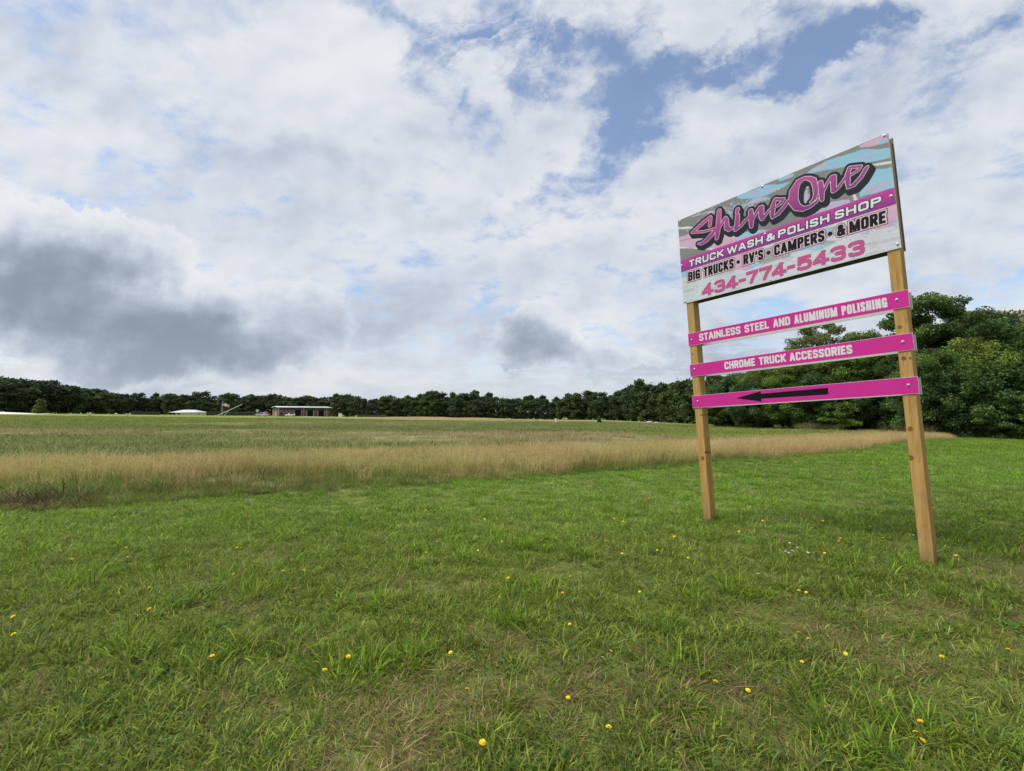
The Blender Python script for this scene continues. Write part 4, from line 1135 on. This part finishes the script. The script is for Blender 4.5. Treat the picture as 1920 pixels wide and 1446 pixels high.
# ---- the far tree line, every tree its own object
def far_tree(seed, H, R, base, n, cols, pine=False, point=False):
    r = np.random.default_rng(seed)
    cent = []
    for k in range(n):
        f = base + (0.97 - base) * r.random() ** 0.8
        w = (1.25 * (1 - f) ** 0.7) if point else math.sqrt(max(0.05, 1 - ((f - (0.72 if pine else 0.5)) / (0.34 if pine else 0.56)) ** 2))
        a = r.random() * 6.283; q_ = R * w * (0.45 + 0.55 * r.random())
        cent.append((q_ * math.cos(a), q_ * math.sin(a), H * f))
    v, q_, c = quad_cloud(np.array(cent), 36, np.array((1.45, 1.45, 1.15)), 0.52, r, cols=cols, up=0.3, cvar=0.3, clumpvar=0.22)
    b = MB(); b.tube([(0, 0, -0.4), (0.15, 0, H * 0.5), (0, 0.1, H * 0.85)], [0.26, 0.2, 0.08], 6)
    tv = np.array([tuple(p) for p in b.v]); tq = np.array([f for f in b.f if len(f) == 4])
    vv = np.concatenate([v, tv]); qq = np.concatenate([q_, tq + len(v)])
    cc = np.concatenate([c, np.full((len(tv), 3), 0.06)])
    return mesh_np('far_tree', vv, qq, [M_LEAF, M_BARK], mi=[0] * len(q_) + [1] * len(tq), col=cc)
FD = [(0.050, 0.077, 0.038), (0.042, 0.066, 0.036), (0.060, 0.086, 0.040)]
FM = [(0.072, 0.112, 0.042), (0.060, 0.094, 0.040), (0.084, 0.120, 0.044)]
FL = [(0.085, 0.120, 0.040), (0.072, 0.106, 0.038)]
FARP = [far_tree(601, 14, 4.4, 0.04, 62, FD), far_tree(602, 14, 4.8, 0.04, 66, FM), far_tree(603, 14, 4.2, 0.06, 60, FM), far_tree(604, 14, 4.6, 0.03, 62, FL), far_tree(605, 15, 3.6, 0.32, 50, FD, True), far_tree(606, 15, 4.0, 0.30, 54, FD, True), far_tree(607, 14, 4.4, 0.05, 62, FD), far_tree(608, 15, 4.0, 0.04, 60, FM, point=True)]
TOPX = [-700, -300, 0, 60, 120, 200, 265, 300, 400, 500, 600, 640, 700, 760, 810, 840, 900, 960, 1000, 1040, 1090, 1110, 1150, 1180, 1210, 1250, 1290, 1340, 1380]
TOPY = [690, 700, 710, 715, 723, 738, 748, 741, 745, 746, 746, 742, 749, 746, 737, 743, 741, 748, 743, 746, 737, 737, 743, 728, 722, 724, 719, 712, 700]
DSX = [-700, 0, 140, 300, 500, 700, 900, 1100, 1200, 1300, 1390]
DSY = [230, 250, 285, 325, 322, 295, 272, 245, 215, 180, 150]
def far_place(px, y, H, mesh, w, label, group):
    x = (px - 960) / 890.0 * y
    o = obj('far_tree', mesh, loc=(x, y, ghs(x, y) - 0.2), rz=random.random() * 6.28)
    o.scale = (H / 14 * w, H / 14 * w, H / 14)
    return tag(o, label, 'tree', group)
random.seed(21)
for row, (dy, hf, step) in enumerate(((0, 0.80, 1.0), (9, 1.0, 1.0), (22, 0.97, 1.5))):
    px = -330.0
    while px < 1385:
        y = np.interp(px, DSX, DSY) + dy + random.uniform(-3, 3)
        top = np.interp(px, TOPX, TOPY) + random.gauss(0, 3.2) - (5 if random.random() < 0.08 else 0)
        x = (px - 960) / 890.0 * y
        H = CAM_H - ghs(x, y) + (780 - top) / 890.0 * y
        H = max(5.0, H * (hf if row else random.uniform(0.68, 0.95)))
        pine = px < 620 and random.random() < 0.7 and row == 1
        me = FARP[random.choice((4, 5, 0))] if pine else FARP[random.choice((0, 1, 2, 6, 1, 0, 6, 3) if row == 0 else (0, 1, 2, 6, 7, 7))]
        lab = ('dark pine in the tree line across the field behind the brick shed' if pine else 'leafy tree in the tree line across the field')
        far_place(px, y, H, me, random.uniform(0.95, 1.45), lab, 'far pines' if pine else 'far leafy trees')
        px += 890.0 / y * random.uniform(4.6, 6.4) * step
o = far_place(432, 305, 14.0, FARP[3], 1.2, 'brighter green tree in the far line above the flag', 'far leafy trees')
# small fresh green tree on the left by the road
cr, tk = tree_meshes(701, 5.6, 2.1, 0.06, 22, 60, 0.24, [(0.16, 0.21, 0.04), (0.13, 0.185, 0.04)], (0.6, 0.6, 0.4), trunk_r=0.1, shape='cone')
y = 205.0; x = (76 - 960) / 890 * y
e_ = empty('small_tree', (x, y, ghs(x, y) - 0.1)); e_.scale = (1.15,) * 3
tag(e_, 'small bright green conical tree beside the pale road at far left', 'tree')
obj('crown', cr, e_); obj('trunk', tk, e_)
# lone bush out in the field
cr, tk = tree_meshes(702, 1.5, 0.55, 0.02, 14, 60, 0.09, DKG, (0.22, 0.22, 0.18), trunk_r=0.03, shape='cone')
y = 118.0; x = (1123 - 960) / 890 * y
e_ = empty('field_bush', (x, y, ghs(x, y)))
tag(e_, 'lone small dark evergreen bush out in the field', 'bush')
obj('crown', cr, e_); obj('trunk', tk, e_)

# ------------------------------------------------------------------ things across the field
def at(px, y): 
    x = (px - 960) / 890.0 * y
    return x, y, ghs(x, y)
M_BRICK = bpy.data.materials.new('brick'); M_BRICK.use_nodes = True
t = NT(M_BRICK.node_tree); p = t.t.nodes['Principled BSDF']
g = t.new('ShaderNodeTexCoord'); bx_, by_, bz_ = t.sep(V(t, g.outputs['Object']))
bk = t.new('ShaderNodeTexBrick'); t.put(bk.inputs['Vector'], t.vec(bx_ + by_, bz_, 0.0))
bk.inputs['Color1'].default_value = (0.16, 0.075, 0.055, 1); bk.inputs['Color2'].default_value = (0.22, 0.11, 0.08, 1); bk.inputs['Mortar'].default_value = (0.24, 0.21, 0.19, 1)
bk.inputs['Scale'].default_value = 3.0; bk.inputs['Mortar Size'].default_value = 0.015
t.t.links.new(bk.outputs[0], p.inputs['Base Color']); p.inputs['Roughness'].default_value = 0.9
M_DMET = mat('dark_metal_siding', (0.050, 0.050, 0.062), 0.6, 0.3, var=0.15, vscale=1)
M_WMET = mat('white_metal', (0.80, 0.81, 0.82), 0.4, 0.4, var=0.04, vscale=1)
M_DARK = mat('black_and_bay_shade', (0.018, 0.018, 0.02), 0.8, 0.1)  # plain black parts, and the painted shade inside the shed bays
M_TRIM = mat('pale_trim', (0.58, 0.52, 0.45), 0.7, 0.2, var=0.1)
M_GLASS = mat('dark_glass', (0.02, 0.025, 0.03), 0.08, 0.6)
M_TAN = mat('tan_door', (0.45, 0.26, 0.15), 0.7, 0.2, var=0.1)

# brick shed: open bays to the front, dark metal gable, white roof edge
D_ = 248.0
x0_, y0_, z0_ = at(521, D_)
shed = empty('brick_shed', (x0_, y0_, z0_), RAD(38))
tag(shed, 'long low brick shed with three dark open bays and a white roof edge', 'shed')
LW_, DP = 26.5, 12.0
b = MB()
bays = [(8.3, 11.6), (14.7, 17.8), (20.4, 23.6)]
edges = [0.0] + [v_ for bb in bays for v_ in bb] + [LW_]
for i in range(0, len(edges), 2): b.box(edges[i], edges[i + 1], 0, 0.3, -0.3, 3.25)
for s0, s1 in ((0.0, 0.3),): b.box(s0, s1, 0.3, DP - 0.3, -0.3, 3.25)
b.box(LW_ - 0.3, LW_, 0.3, DP - 0.3, -0.3, 3.25); b.box(0, LW_, DP - 0.3, DP, -0.3, 3.25)
w_ = b.build('wall', M_BRICK, shed)
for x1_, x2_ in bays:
    b = MB(); b.box(x1_ + 0.01, x2_ - 0.01, 0.9, 1.0, -0.2, 3.24); b.build('bay_shade_panel', M_DARK, shed)  # near-black panel: the shade deep in the bay, put in as colour
    for xx in (x1_ - 0.22, x2_ + 0.02):
        b = MB(); b.box(xx, xx + 0.2, -0.06, -0.003, -0.2, 3.2); b.build('post_trim', M_TRIM, shed)
b = MB(); b.box(-0.02, LW_ + 0.02, -0.05, 0.34, 3.253, 4.69); b.prism([(-0.02, 0), (0, 0)], 0, 0) if False else None
gable = [(0.35, 3.253), (DP + 0.02, 3.253), (DP + 0.02, 4.62), (DP / 2, 5.25), (0.35, 4.68)]
for gx_ in (-0.02, LW_ - 0.2):
    vs = [(gx_, yy_, zz_) for yy_, zz_ in gable] + [(gx_ + 0.22, yy_, zz_) for yy_, zz_ in gable]; n_ = len(gable)
    b.add(vs, [tuple(range(n_)), tuple(range(2 * n_ - 1, n_ - 1, -1))] + [(i, i + n_, (i + 1) % n_ + n_, (i + 1) % n_) for i in range(n_)])
b.build('upper_siding', M_DMET, shed)
b = MB()
for sgn in (0, 1):
    ya, yb = (-1.5, DP / 2) if sgn == 0 else (DP / 2, DP + 0.8)
    za, zb = (4.7, 5.3) if sgn == 0 else (5.3, 4.7)
    b.hexa([(-0.5, ya, za), (LW_ + 0.8, ya, za), (LW_ + 0.8, yb, zb), (-0.5, yb, zb), (-0.5, ya, za + 0.14), (LW_ + 0.8, ya, za + 0.14), (LW_ + 0.8, yb, zb + 0.14), (-0.5, yb, zb + 0.14)])
rf = b.build('roof', M_WMET, shed)
b = MB(); b.box(-0.52, LW_ + 0.82, -1.58, -1.503, 4.62, 5.06); b.build('fascia', M_WMET, rf)
for xx in (0.15, 12.6, 24.6):
    b = MB(); b.tube([(xx, -1.4, -0.2), (xx, -1.4, 4.35)], 0.09, 6); b.build('porch_post', M_TRIM, shed)
b = MB(); b.box(-0.06, -0.003, 2.0, 5.2, -0.1, 2.3); b.build('door', M_TAN, shed)
b = MB(); b.box(1.4, 2.6, -0.03, -0.003, 0.9, 2.0); b.build('window', M_GLASS, shed)
b = MB(); b.box(12.4, 13.2, -0.05, -0.003, -0.1, 2.1); b.build('door', M_DARK, shed)
b = MB(); b.box(18.9, 19.6, -0.05, -0.003, -0.1, 2.1); b.build('door', mat('red_door', (0.25, 0.03, 0.025), 0.6), shed)
# paved apron in front of the shed
b = MB(); xa_, ya_, za_ = at(500, 240); vs = []; fs = []
for i in range(16):
    xx = -131 + i * 3.4
    for dd in (236.5, 245.5): vs.append((xx, dd, ghs(xx, dd) + 0.05))
for i in range(15): fs.append((2 * i, 2 * i + 2, 2 * i + 3, 2 * i + 1))
o = obj('pavement', mesh_np('pavement', vs, fs, [mat('gravel_apron', (0.46, 0.44, 0.40), 0.9, 0.1, var=0.15)])); o['kind'] = 'structure'

def vehicle(name, loc, rz, body, label, cat, pickup=False, s=1.0):
    v_ = empty(name, loc, rz); v_.scale = (s,) * 3
    tag(v_, label, cat)
    mb_ = mat(name + '_paint', body, 0.35, 0.5)
    b = MB()
    prof = [(-2.3, 0.35), (2.3, 0.35), (2.35, 0.75), (2.2, 1.0), (1.2, 1.08), (0.55, 1.1), (-2.3, 1.12)] if pickup else [(-2.2, 0.35), (2.25, 0.35), (2.3, 0.72), (2.1, 0.98), (1.05, 1.06), (-2.2, 1.1)]
    b.prism(prof, -0.88, 0.88)
    b.build('body', mb_, v_, bevel=0.06)
    b = MB()
    cab = [(-0.75, 1.121), (1.15, 1.09), (0.55, 1.75), (-0.6, 1.78)] if pickup else [(-2.15, 1.105), (1.0, 1.07), (0.35, 1.68), (-1.95, 1.70)]
    b.prism(cab, -0.80, 0.80); b.build('cab', mb_, v_, bevel=0.05)
    b = MB()
    w = [(x_ * 0.88 + (-0.02), z_) for x_, z_ in cab]
    w = [(w[0][0], 1.16), (w[1][0], 1.16), (w[2][0], 1.66), (w[3][0], 1.66)]
    b.prism(w, -0.815, -0.803); b.prism(w, 0.803, 0.815); b.build('window', M_GLASS, v_)
    for wx_ in (-1.4, 1.45):
        for wy_ in (-0.80, 0.80):
            b = MB(); b.tube([(wx_, wy_ - 0.11, 0.36), (wx_, wy_ + 0.11, 0.36)], 0.36, 14); k_ = b.build('wheel', M_DARK, v_)
            b = MB(); b.tube([(wx_, wy_ + (0.112 if wy_ > 0 else -0.132), 0.36), (wx_, wy_ + (0.132 if wy_ > 0 else -0.112), 0.36)], 0.2, 10); b.build('hub', M_BOLT, k_)
    for wy_ in (-0.6, 0.6):
        b = MB(); b.box(2.26, 2.36, wy_ - 0.16, wy_ + 0.16, 0.72, 0.88); b.build('headlight', M_WMET, v_)
    return v_
x, y, z = at(545, 247); vehicle('parked_car', (x, y, ghs(x, y) + 0.04), RAD(215), (0.80, 0.80, 0.80), 'white car parked before the brick shed', 'car')
x, y, z = at(492, 243); vehicle('pickup_truck', (x, y, ghs(x, y) + 0.02), RAD(8), (0.42, 0.40, 0.48), 'greyish pickup truck left of the brick shed', 'truck', True, 1.15)
# box lift standing behind the truck
x, y, z = at(483.5, 249); b = MB()
lf = empty('box_lift', (x, y, z)); tag(lf, 'pale square box raised on a post behind the grey pickup truck', 'lift')
b.tube([(0, 0, -0.2), (0, 0, 2.3)], 0.09, 6); b.build('mast', M_TRIM, lf)
b = MB(); b.box(-0.6, 0.6, -0.5, 0.5, 2.3, 3.4); b.build('box', mat('pale_box', (0.55, 0.42, 0.38), 0.7), lf, bevel=0.03)
b = MB(); b.box(-1.3, 1.3, -0.7, 0.7, 0.0, 0.9); b.build('base', mat('dull_red', (0.28, 0.12, 0.11), 0.8), lf, bevel=0.05)
# heap of red earth by the shed's gable
r = np.random.default_rng(31); vs = []; n_ = 26
for i in range(n_):
    for j in range(n_):
        u_, v_ = i / (n_ - 1) * 2 - 1, j / (n_ - 1) * 2 - 1
        rr = math.hypot(u_, v_); vs.append((u_ * 3.2, v_ * 3.0, max(0, 1 - rr) * 3.0 + r.normal(0, 0.06) - 0.12))
fs = [(i * n_ + j, (i + 1) * n_ + j, (i + 1) * n_ + j + 1, i * n_ + j + 1) for i in range(n_ - 1) for j in range(n_ - 1)]
x, y, z = at(499, 262)
o = obj('earth_heap', mesh_np('earth_heap', vs, fs, [mat('red_earth', (0.20, 0.085, 0.055), 0.95, 0.05, var=0.3, vscale=2)], smooth=True), loc=(x, y, z)); tag(o, 'heap of reddish brown earth against the left end of the brick shed', 'earth heap')

# white house with hipped pale roof, low beyond the rise
x, y, z = at(357, 300)
hs_ = empty('white_house', (x, y, z - 0.1), RAD(-4)); tag(hs_, 'low white house with a pale grey hipped roof left of the flag', 'house')
b = MB(); b.box(-7.0, 8.2, -3.2, 3.2, -0.4, 1.9); b.build('wall', M_WMET, hs_)
b = MB(); R1 = [(-10.4, -5.0, 1.8), (8.8, -5.0, 1.905), (8.8, 5.0, 1.905), (-10.4, 5.0, 1.8)]; R2 = [(-3.6, -1.1, 3.5), (3.2, -1.1, 3.5), (3.2, 1.1, 3.5), (-3.6, 1.1, 3.5)]
b.add(R1 + R2, [(3, 2, 1, 0), (4, 5, 6, 7), (0, 1, 5, 4), (1, 2, 6, 5), (2, 3, 7, 6), (3, 0, 4, 7)]); b.build('roof', mat('pale_roof', (0.50, 0.52, 0.52), 0.6, 0.3, var=0.06), hs_)
b = MB(); b.box(-2.6, 5.8, -3.26, -3.203, -0.2, 1.45); b.build('garage_door', mat('white_door', (0.83, 0.83, 0.82), 0.5), hs_)
b = MB(); b.box(-5.6, -4.0, -3.26, -3.203, 0.4, 1.5); b.build('window', M_GLASS, hs_)
b = MB(); b.box(8.3, 11.0, -3.6, -3.4, -0.4, 2.1); b.build('side_fence', mat('grey_boards', (0.36, 0.36, 0.34), 0.8, var=0.2), hs_)
# flag pole with flag
x, y, z = at(417, 236); fp = empty('flagpole', (x, y, z)); tag(fp, 'slim grey flagpole flying a red and white striped flag', 'flagpole')
b = MB(); b.tube([(0, 0, -0.3), (0, 0, 7.2)], [0.10, 0.07], 8); b.build('pole', mat('pole_grey', (0.42, 0.44, 0.45), 0.5), fp)
b = MB(); b.tube([(0, 0, 7.2), (0, 0, 7.28), (0, 0, 7.42)], [0.05, 0.13, 0.03], 8); b.build('finial', M_BOLT, fp)
vs, fs, mi = [], [], []; NXF, NZF = 26, 13
for i in range(NXF + 1):
    for j in range(NZF + 1):
        u_, v_ = i / NXF, j / NZF
        vs.append((0.1 + 3.3 * u_, 0.25 * math.sin(u_ * 7 + v_) * u_ ** 0.5, 6.9 - 1.85 * v_ * (1 - 0.25 * u_) - 1.45 * u_ ** 1.5 + 0.10 * math.sin(u_ * 9)))
for i in range(NXF):
    for j in range(NZF):
        b_ = i * (NZF + 1) + j; fs.append((b_, b_ + 1, b_ + NZF + 2, b_ + NZF + 1))
        mi.append(2 if (i < 10 and j < 7) else (0 if j % 2 == 0 else 1))
o = obj('flag', mesh_np('flag', vs, fs, [mat('flag_red', (0.50, 0.06, 0.08), 0.7), mat('flag_white', (0.78, 0.76, 0.76), 0.7), mat('flag_blue', (0.05, 0.07, 0.20), 0.7)], mi=mi), fp)
# long leaning boom with its prop
x, y, z = at(407, 230); bm = empty('leaning_boom', (x, y, z)); tag(bm, 'long pale boom leaning up to the right across the flagpole', 'boom')
M_BOOM = mat('boom_metal', (0.46, 0.47, 0.45), 0.6, 0.3, var=0.1)
b = MB(); b.tube([(0, 0, 0.0), (12.3, 0, 5.7)], [0.22, 0.14], 8); b.build('arm', M_BOOM, bm)
b = MB(); b.tube([(3.3, -0.2, -0.2), (5.9, 0, 2.55)], 0.12, 7); b.build('prop', M_BOOM, bm)
b = MB(); b.box(-0.9, 0.5, -0.5, 0.5, -0.2, 0.35); b.build('foot', M_BOOM, bm, bevel=0.04)
# dark wire fence between house and shed
def fence(px0, px1, y, h, step, label, m_, rails=(0.15, 0.97), screen=True):
    xa, xb = (px0 - 960) / 890 * y, (px1 - 960) / 890 * y
    f_ = empty('wire_fence', (xa, y, 0)); tag(f_, label, 'fence')
    n_ = max(2, int((xb - xa) / step) + 1)
    P_ = [(xa + (xb - xa) * i / (n_ - 1), y) for i in range(n_)]
    for q_ in P_:
        b = MB(); z_ = ghs(*q_); b.tube([(q_[0] - xa, 0, z_ - 0.2), (q_[0] - xa, 0, z_ + h)], 0.06, 6); b.build('post', m_, f_)
    for rr in rails:
        b = MB(); b.tube([(q_[0] - xa, 0, ghs(*q_) + h * rr) for q_ in P_], 0.035, 5); b.build('rail', m_, f_)
    if screen:
        b = MB()
        for i in range(n_ - 1):
            (xa1, _), (xb1, _) = P_[i], P_[i + 1]; za, zb = ghs(xa1, y), ghs(xb1, y)
            b.hexa([(xa1 - xa, 0.03, za + 0.1), (xb1 - xa, 0.03, zb + 0.1), (xb1 - xa, 0.05, zb + 0.1), (xa1 - xa, 0.05, za + 0.1),
                    (xa1 - xa, 0.03, za + h * 0.93), (xb1 - xa, 0.03, zb + h * 0.93), (xb1 - xa, 0.05, zb + h * 0.93), (xa1 - xa, 0.05, za + h * 0.93)])
        b.build('screen', mat('fence_screen', (0.022, 0.030, 0.028), 0.9), f_)
    return f_
fence(388, 505, 262, 2.2, 4.0, 'dark green screened fence between the white house and the shed', mat('fence_post', (0.16, 0.19, 0.19), 0.6))
fence(247, 301, 262, 1.9, 3.5, 'low dark fence on the rise left of the white house', mat('fence_post_dark', (0.10, 0.10, 0.10), 0.6), screen=True)
fence(670, 725, 240, 1.1, 3.2, 'grey wire fence on the field right of the shed', mat('fence_post_grey', (0.26, 0.28, 0.28), 0.6), screen=True)
# traffic barrels and small markers
M_OR = mat('faded_orange', (0.62, 0.24, 0.11), 0.6); 
def barrel(px, y, s, label):
    x, y, z = at(px, y); q_ = empty('traffic_barrel', (x, y, z)); q_.scale = (s,) * 3; tag(q_, label, 'barrel', 'traffic barrels')
    b = MB(); b.tube([(0, 0, 0), (0, 0, 0.12)], 0.42, 12); b.build('base', M_DARK, q_)
    b = MB(); b.tube([(0, 0, 0.121), (0, 0, 0.45), (0, 0, 0.451), (0, 0, 1.0)], [0.32, 0.30, 0.27, 0.25], 12); b.build('drum', M_OR, q_)
    b = MB(); b.tube([(0, 0, 0.30), (0, 0, 0.43)], 0.325, 12); b.tube([(0, 0, 0.70), (0, 0, 0.84)], 0.275, 12); b.build('white_band', M_WMET, q_)
    b = MB(); b.tube([(0, 0, 1.0), (0, 0, 1.05), (0, 0, 1.18)], [0.12, 0.10, 0.03], 8); b.build('handle', M_OR, q_)
barrel(170.5, 190, 1.05, 'orange and white barrel on the rise near the pale road')
barrel(240, 165, 0.75, 'orange and white barrel lower on the slope left of the white house')
x, y, z = at(1042, 92); b = MB(); mk = empty('marker_post', (x, y, z)); tag(mk, 'small white marker post alone in the middle of the field', 'marker')
b.box(-0.16, 0.16, -0.03, 0.03, 0.35, 1.05); b.build('plate', M_WMET, mk, bevel=0.01); b = MB(); b.tube([(0, 0.05, -0.2), (0, 0.05, 1.0)], 0.03, 6); b.build('stake', M_TRIM, mk)
x, y, z = at(617, 246); u_ = empty('utility_cabinet', (x + 6.0, y, ghs(x + 6, y))); tag(u_, 'small tan cabinet standing right of the brick shed', 'cabinet')
b = MB(); b.box(-0.8, 0.8, -0.5, 0.5, -0.2, 1.9); b.build('case', M_TRIM, u_, bevel=0.04); b = MB(); b.box(-0.9, 0.9, -0.6, 0.6, 1.903, 2.05); b.build('lid', M_TAN, u_)
# pale stones in the field on the right
r = np.random.default_rng(77)
M_STONE = mat('pale_stone', (0.48, 0.46, 0.42), 0.9, 0.1, var=0.25, vscale=3)
for px, y, s, lab in ((1217, 178, 0.85, 'pale flat stone slab at the edge of the far field'), (1230, 178, 0.6, 'smaller pale stone beside the flat slab in the far field')):
    x, y, z = at(px, y); b = MB(); n_ = 9
    rings = []
    for f, h_ in ((0.9, -0.3), (1.0, 0.3), (0.85, 0.6), (0.4, 0.75)):
        rings += [((f + r.normal(0, 0.07)) * s * 1.5 * math.cos(k * 6.283 / n_), (f + r.normal(0, 0.07)) * s * math.sin(k * 6.283 / n_), h_ * s * 0.8) for k in range(n_)]
    b.add(rings, [(i * n_ + k, i * n_ + (k + 1) % n_, (i + 1) * n_ + (k + 1) % n_, (i + 1) * n_ + k) for i in range(3) for k in range(n_)] + [tuple(range(3 * n_, 4 * n_))])
    o = b.build('stone', M_STONE, loc=(x, y, z), bevel=0.05); tag(o, lab, 'stone', 'stones in the field')

# ------------------------------------------------------------------ flowers in the lawn
M_PETAL = mat('yellow_petal', (0.88, 0.60, 0.015), 0.6, 0.2); M_PALEP = mat('pale_petal', (0.80, 0.68, 0.30), 0.6, 0.2)
M_STEM = mat('flower_stem', (0.10, 0.14, 0.05), 0.6, 0.2); M_CLW = mat('clover_white', (0.72, 0.72, 0.66), 0.7, 0.1)
def flower_mesh(seed, m_):
    r = np.random.default_rng(seed); b = MB()
    for ringn, rad, up in ((17, 0.0185, 0.10), (15, 0.0145, 0.40), (11, 0.0095, 0.85)):
        for k in range(ringn):
            a = k * 6.283 / ringn + r.normal(0, 0.08); L = rad * (0.88 + 0.24 * r.random()); w = 0.0024
            d = Vector((math.cos(a), math.sin(a), up)).normalized(); s_ = Vector((-math.sin(a), math.cos(a), 0))
            o_ = Vector((0, 0, 0.001 + up * 0.003))
            b.add([o_ - s_ * w * 0.4, o_ + s_ * w * 0.4, o_ + d * L + s_ * w, o_ + d * L * 1.06, o_ + d * L - s_ * w], [(0, 1, 2, 3, 4)])
    b.tube([(0, 0, -0.010), (0, 0, -0.003), (0, 0, 0.003)], [0.003, 0.006, 0.007], 8, 1)
    return b.mesh('flower_head', [m_, M_STEM])
def stem_mesh(seed):
    r = np.random.default_rng(seed); b = MB(); dx_, dy_ = r.normal(0, 0.012), r.normal(0, 0.012)
    b.tube([(dx_, dy_, -1.02), (dx_ * 0.5, dy_ * 0.4, -0.5), (0, 0, -0.01)], [0.0016, 0.0014, 0.0013], 5)
    return b.mesh('stem', M_STEM)
HEADS = [flower_mesh(800 + k, M_PETAL) for k in range(3)]; PALEH = flower_mesh(809, M_PALEP); STEMS = [stem_mesh(820 + k) for k in range(3)]
def flower(px, py, s=1.0, label=None, pale=False, group='yellow flowers in the lawn'):
    d = CAM_H * 890.0 / max(py - 780, 20)
    h = 0.065 + 0.05 * random.random() + 0.010 * min(d, 9)
    d = (CAM_H - h) * 890.0 / max(py - 780, 20)
    d = d if d < 15 else 15.0
    x = (px - 960) / 890.0 * d
    z = ghs(x, d)
    f_ = empty('yellow_flower', (x, d, z + h), random.random() * 6.28)
    tag(f_, label or 'yellow dandelion like flower on a thin stem in the mown lawn', 'flower', group)
    hd = obj('flower_head', PALEH if pale else random.choice(HEADS), f_); hd.rotation_euler = (random.gauss(-0.05, 0.25) , random.gauss(0, 0.25), 0); hd.scale = (s * 0.62,) * 3
    st = obj('stem', random.choice(STEMS), f_); st.scale = (1.3, 1.3, h)
    return f_
random.seed(12)
flower(907, 1369, 1.15, 'yellow flower nearest the camera, low in the middle of the lawn')
for px, py in ((879, 1273), (1060, 1290), (848, 1207), (664, 1212), (621, 1236), (1139, 1207), (1134, 1341), (1386, 1273), (1328, 1257), (1486, 1220), (1565, 1206), (1738, 1211), (1784, 1201), (1861, 1198), (1694, 1327), (1684, 1346), (1696, 1361), (1911, 1367),
               (1481, 1169), (1498, 1180), (416, 1212), (952, 1076), (1067, 1072), (1053, 1102), (1065, 1158), (71, 1097), (51, 1149), (54, 1179), (298, 1132), (280, 1144), (297, 1095), (563, 1094), (608, 1058), (1194, 1099), (1238, 1047), (1226, 1026), (1163, 1032), (1134, 1011), (1080, 1004), (1260, 1002),
               (1484, 1096), (1498, 1099), (1512, 1112), (1585, 1050), (1564, 1005), (1562, 1010), (1587, 1021), (1378, 993), (1354, 972), (1284, 1039), (1293, 1050), (1534, 974), (1536, 953), (1754, 966), (1911, 1100), (1909, 1145), (152, 1040), (138, 1005), (135, 1003), (130, 1025), (185, 1060),
               (813, 990), (950, 990), (910, 969), (708, 929), (715, 932), (711, 951), (682, 966), (643, 958), (990, 928), (1043, 952), (1255, 954), (1203, 922), (1105, 913), (1165, 976), (1181, 989), (937, 927), (890, 975), (1400, 950), (1480, 940), (1830, 953), (1895, 1004), (1810, 990), (1440, 925), (1560, 930), (350, 985), (420, 1000), (540, 965), (250, 1020), (60, 965), (90, 970)):
    flower(px + random.uniform(-1, 1), py, random.uniform(0.85, 1.1))
for _ in range(46):
    flower(random.uniform(150, 1900), random.uniform(905, 1075) , random.uniform(0.8, 1.05))
flower(1124, 1219, 1.0, 'pale faded yellow flower just left of a bright yellow one', True)
b = MB(); r = np.random.default_rng(9)
for k in range(46):
    v_ = r.normal(0, 1, 3); v_ /= np.linalg.norm(v_); v_[2] = abs(v_[2]) * 0.9 - 0.2
    d = Vector(v_); s_ = d.orthogonal().normalized() * 0.0022; b.add([d * 0.003 - s_, d * 0.003 + s_, d * 0.0115 + s_ * 1.2, d * 0.0115 - s_ * 1.2], [(0, 1, 2, 3)])
CLH = b.mesh('flower_head', M_CLW)
for px, py in ((1471, 1016), (1463, 1030), (1469, 1033), (1475, 1029), (1485, 1024), (1452, 1028), (1502, 1032), (1505, 1033), (1478, 1030), (1438, 984), (1411, 1069), (1768, 1069), (1700, 1000), (1620, 985)):
    d = (CAM_H - 0.08) * 890 / (py - 780); x = (px - 960) / 890 * d; z = ghs(x, d)
    f_ = empty('clover_flower', (x, d, z + 0.085), random.random() * 6); tag(f_, 'small white clover flower in the lawn before the sign', 'flower', 'white clover flowers')
    hd = obj('flower_head', CLH, f_); hd.scale = (0.9,) * 3
    st = obj('stem', STEMS[0], f_); st.scale = (1.2, 1.2, 0.085)
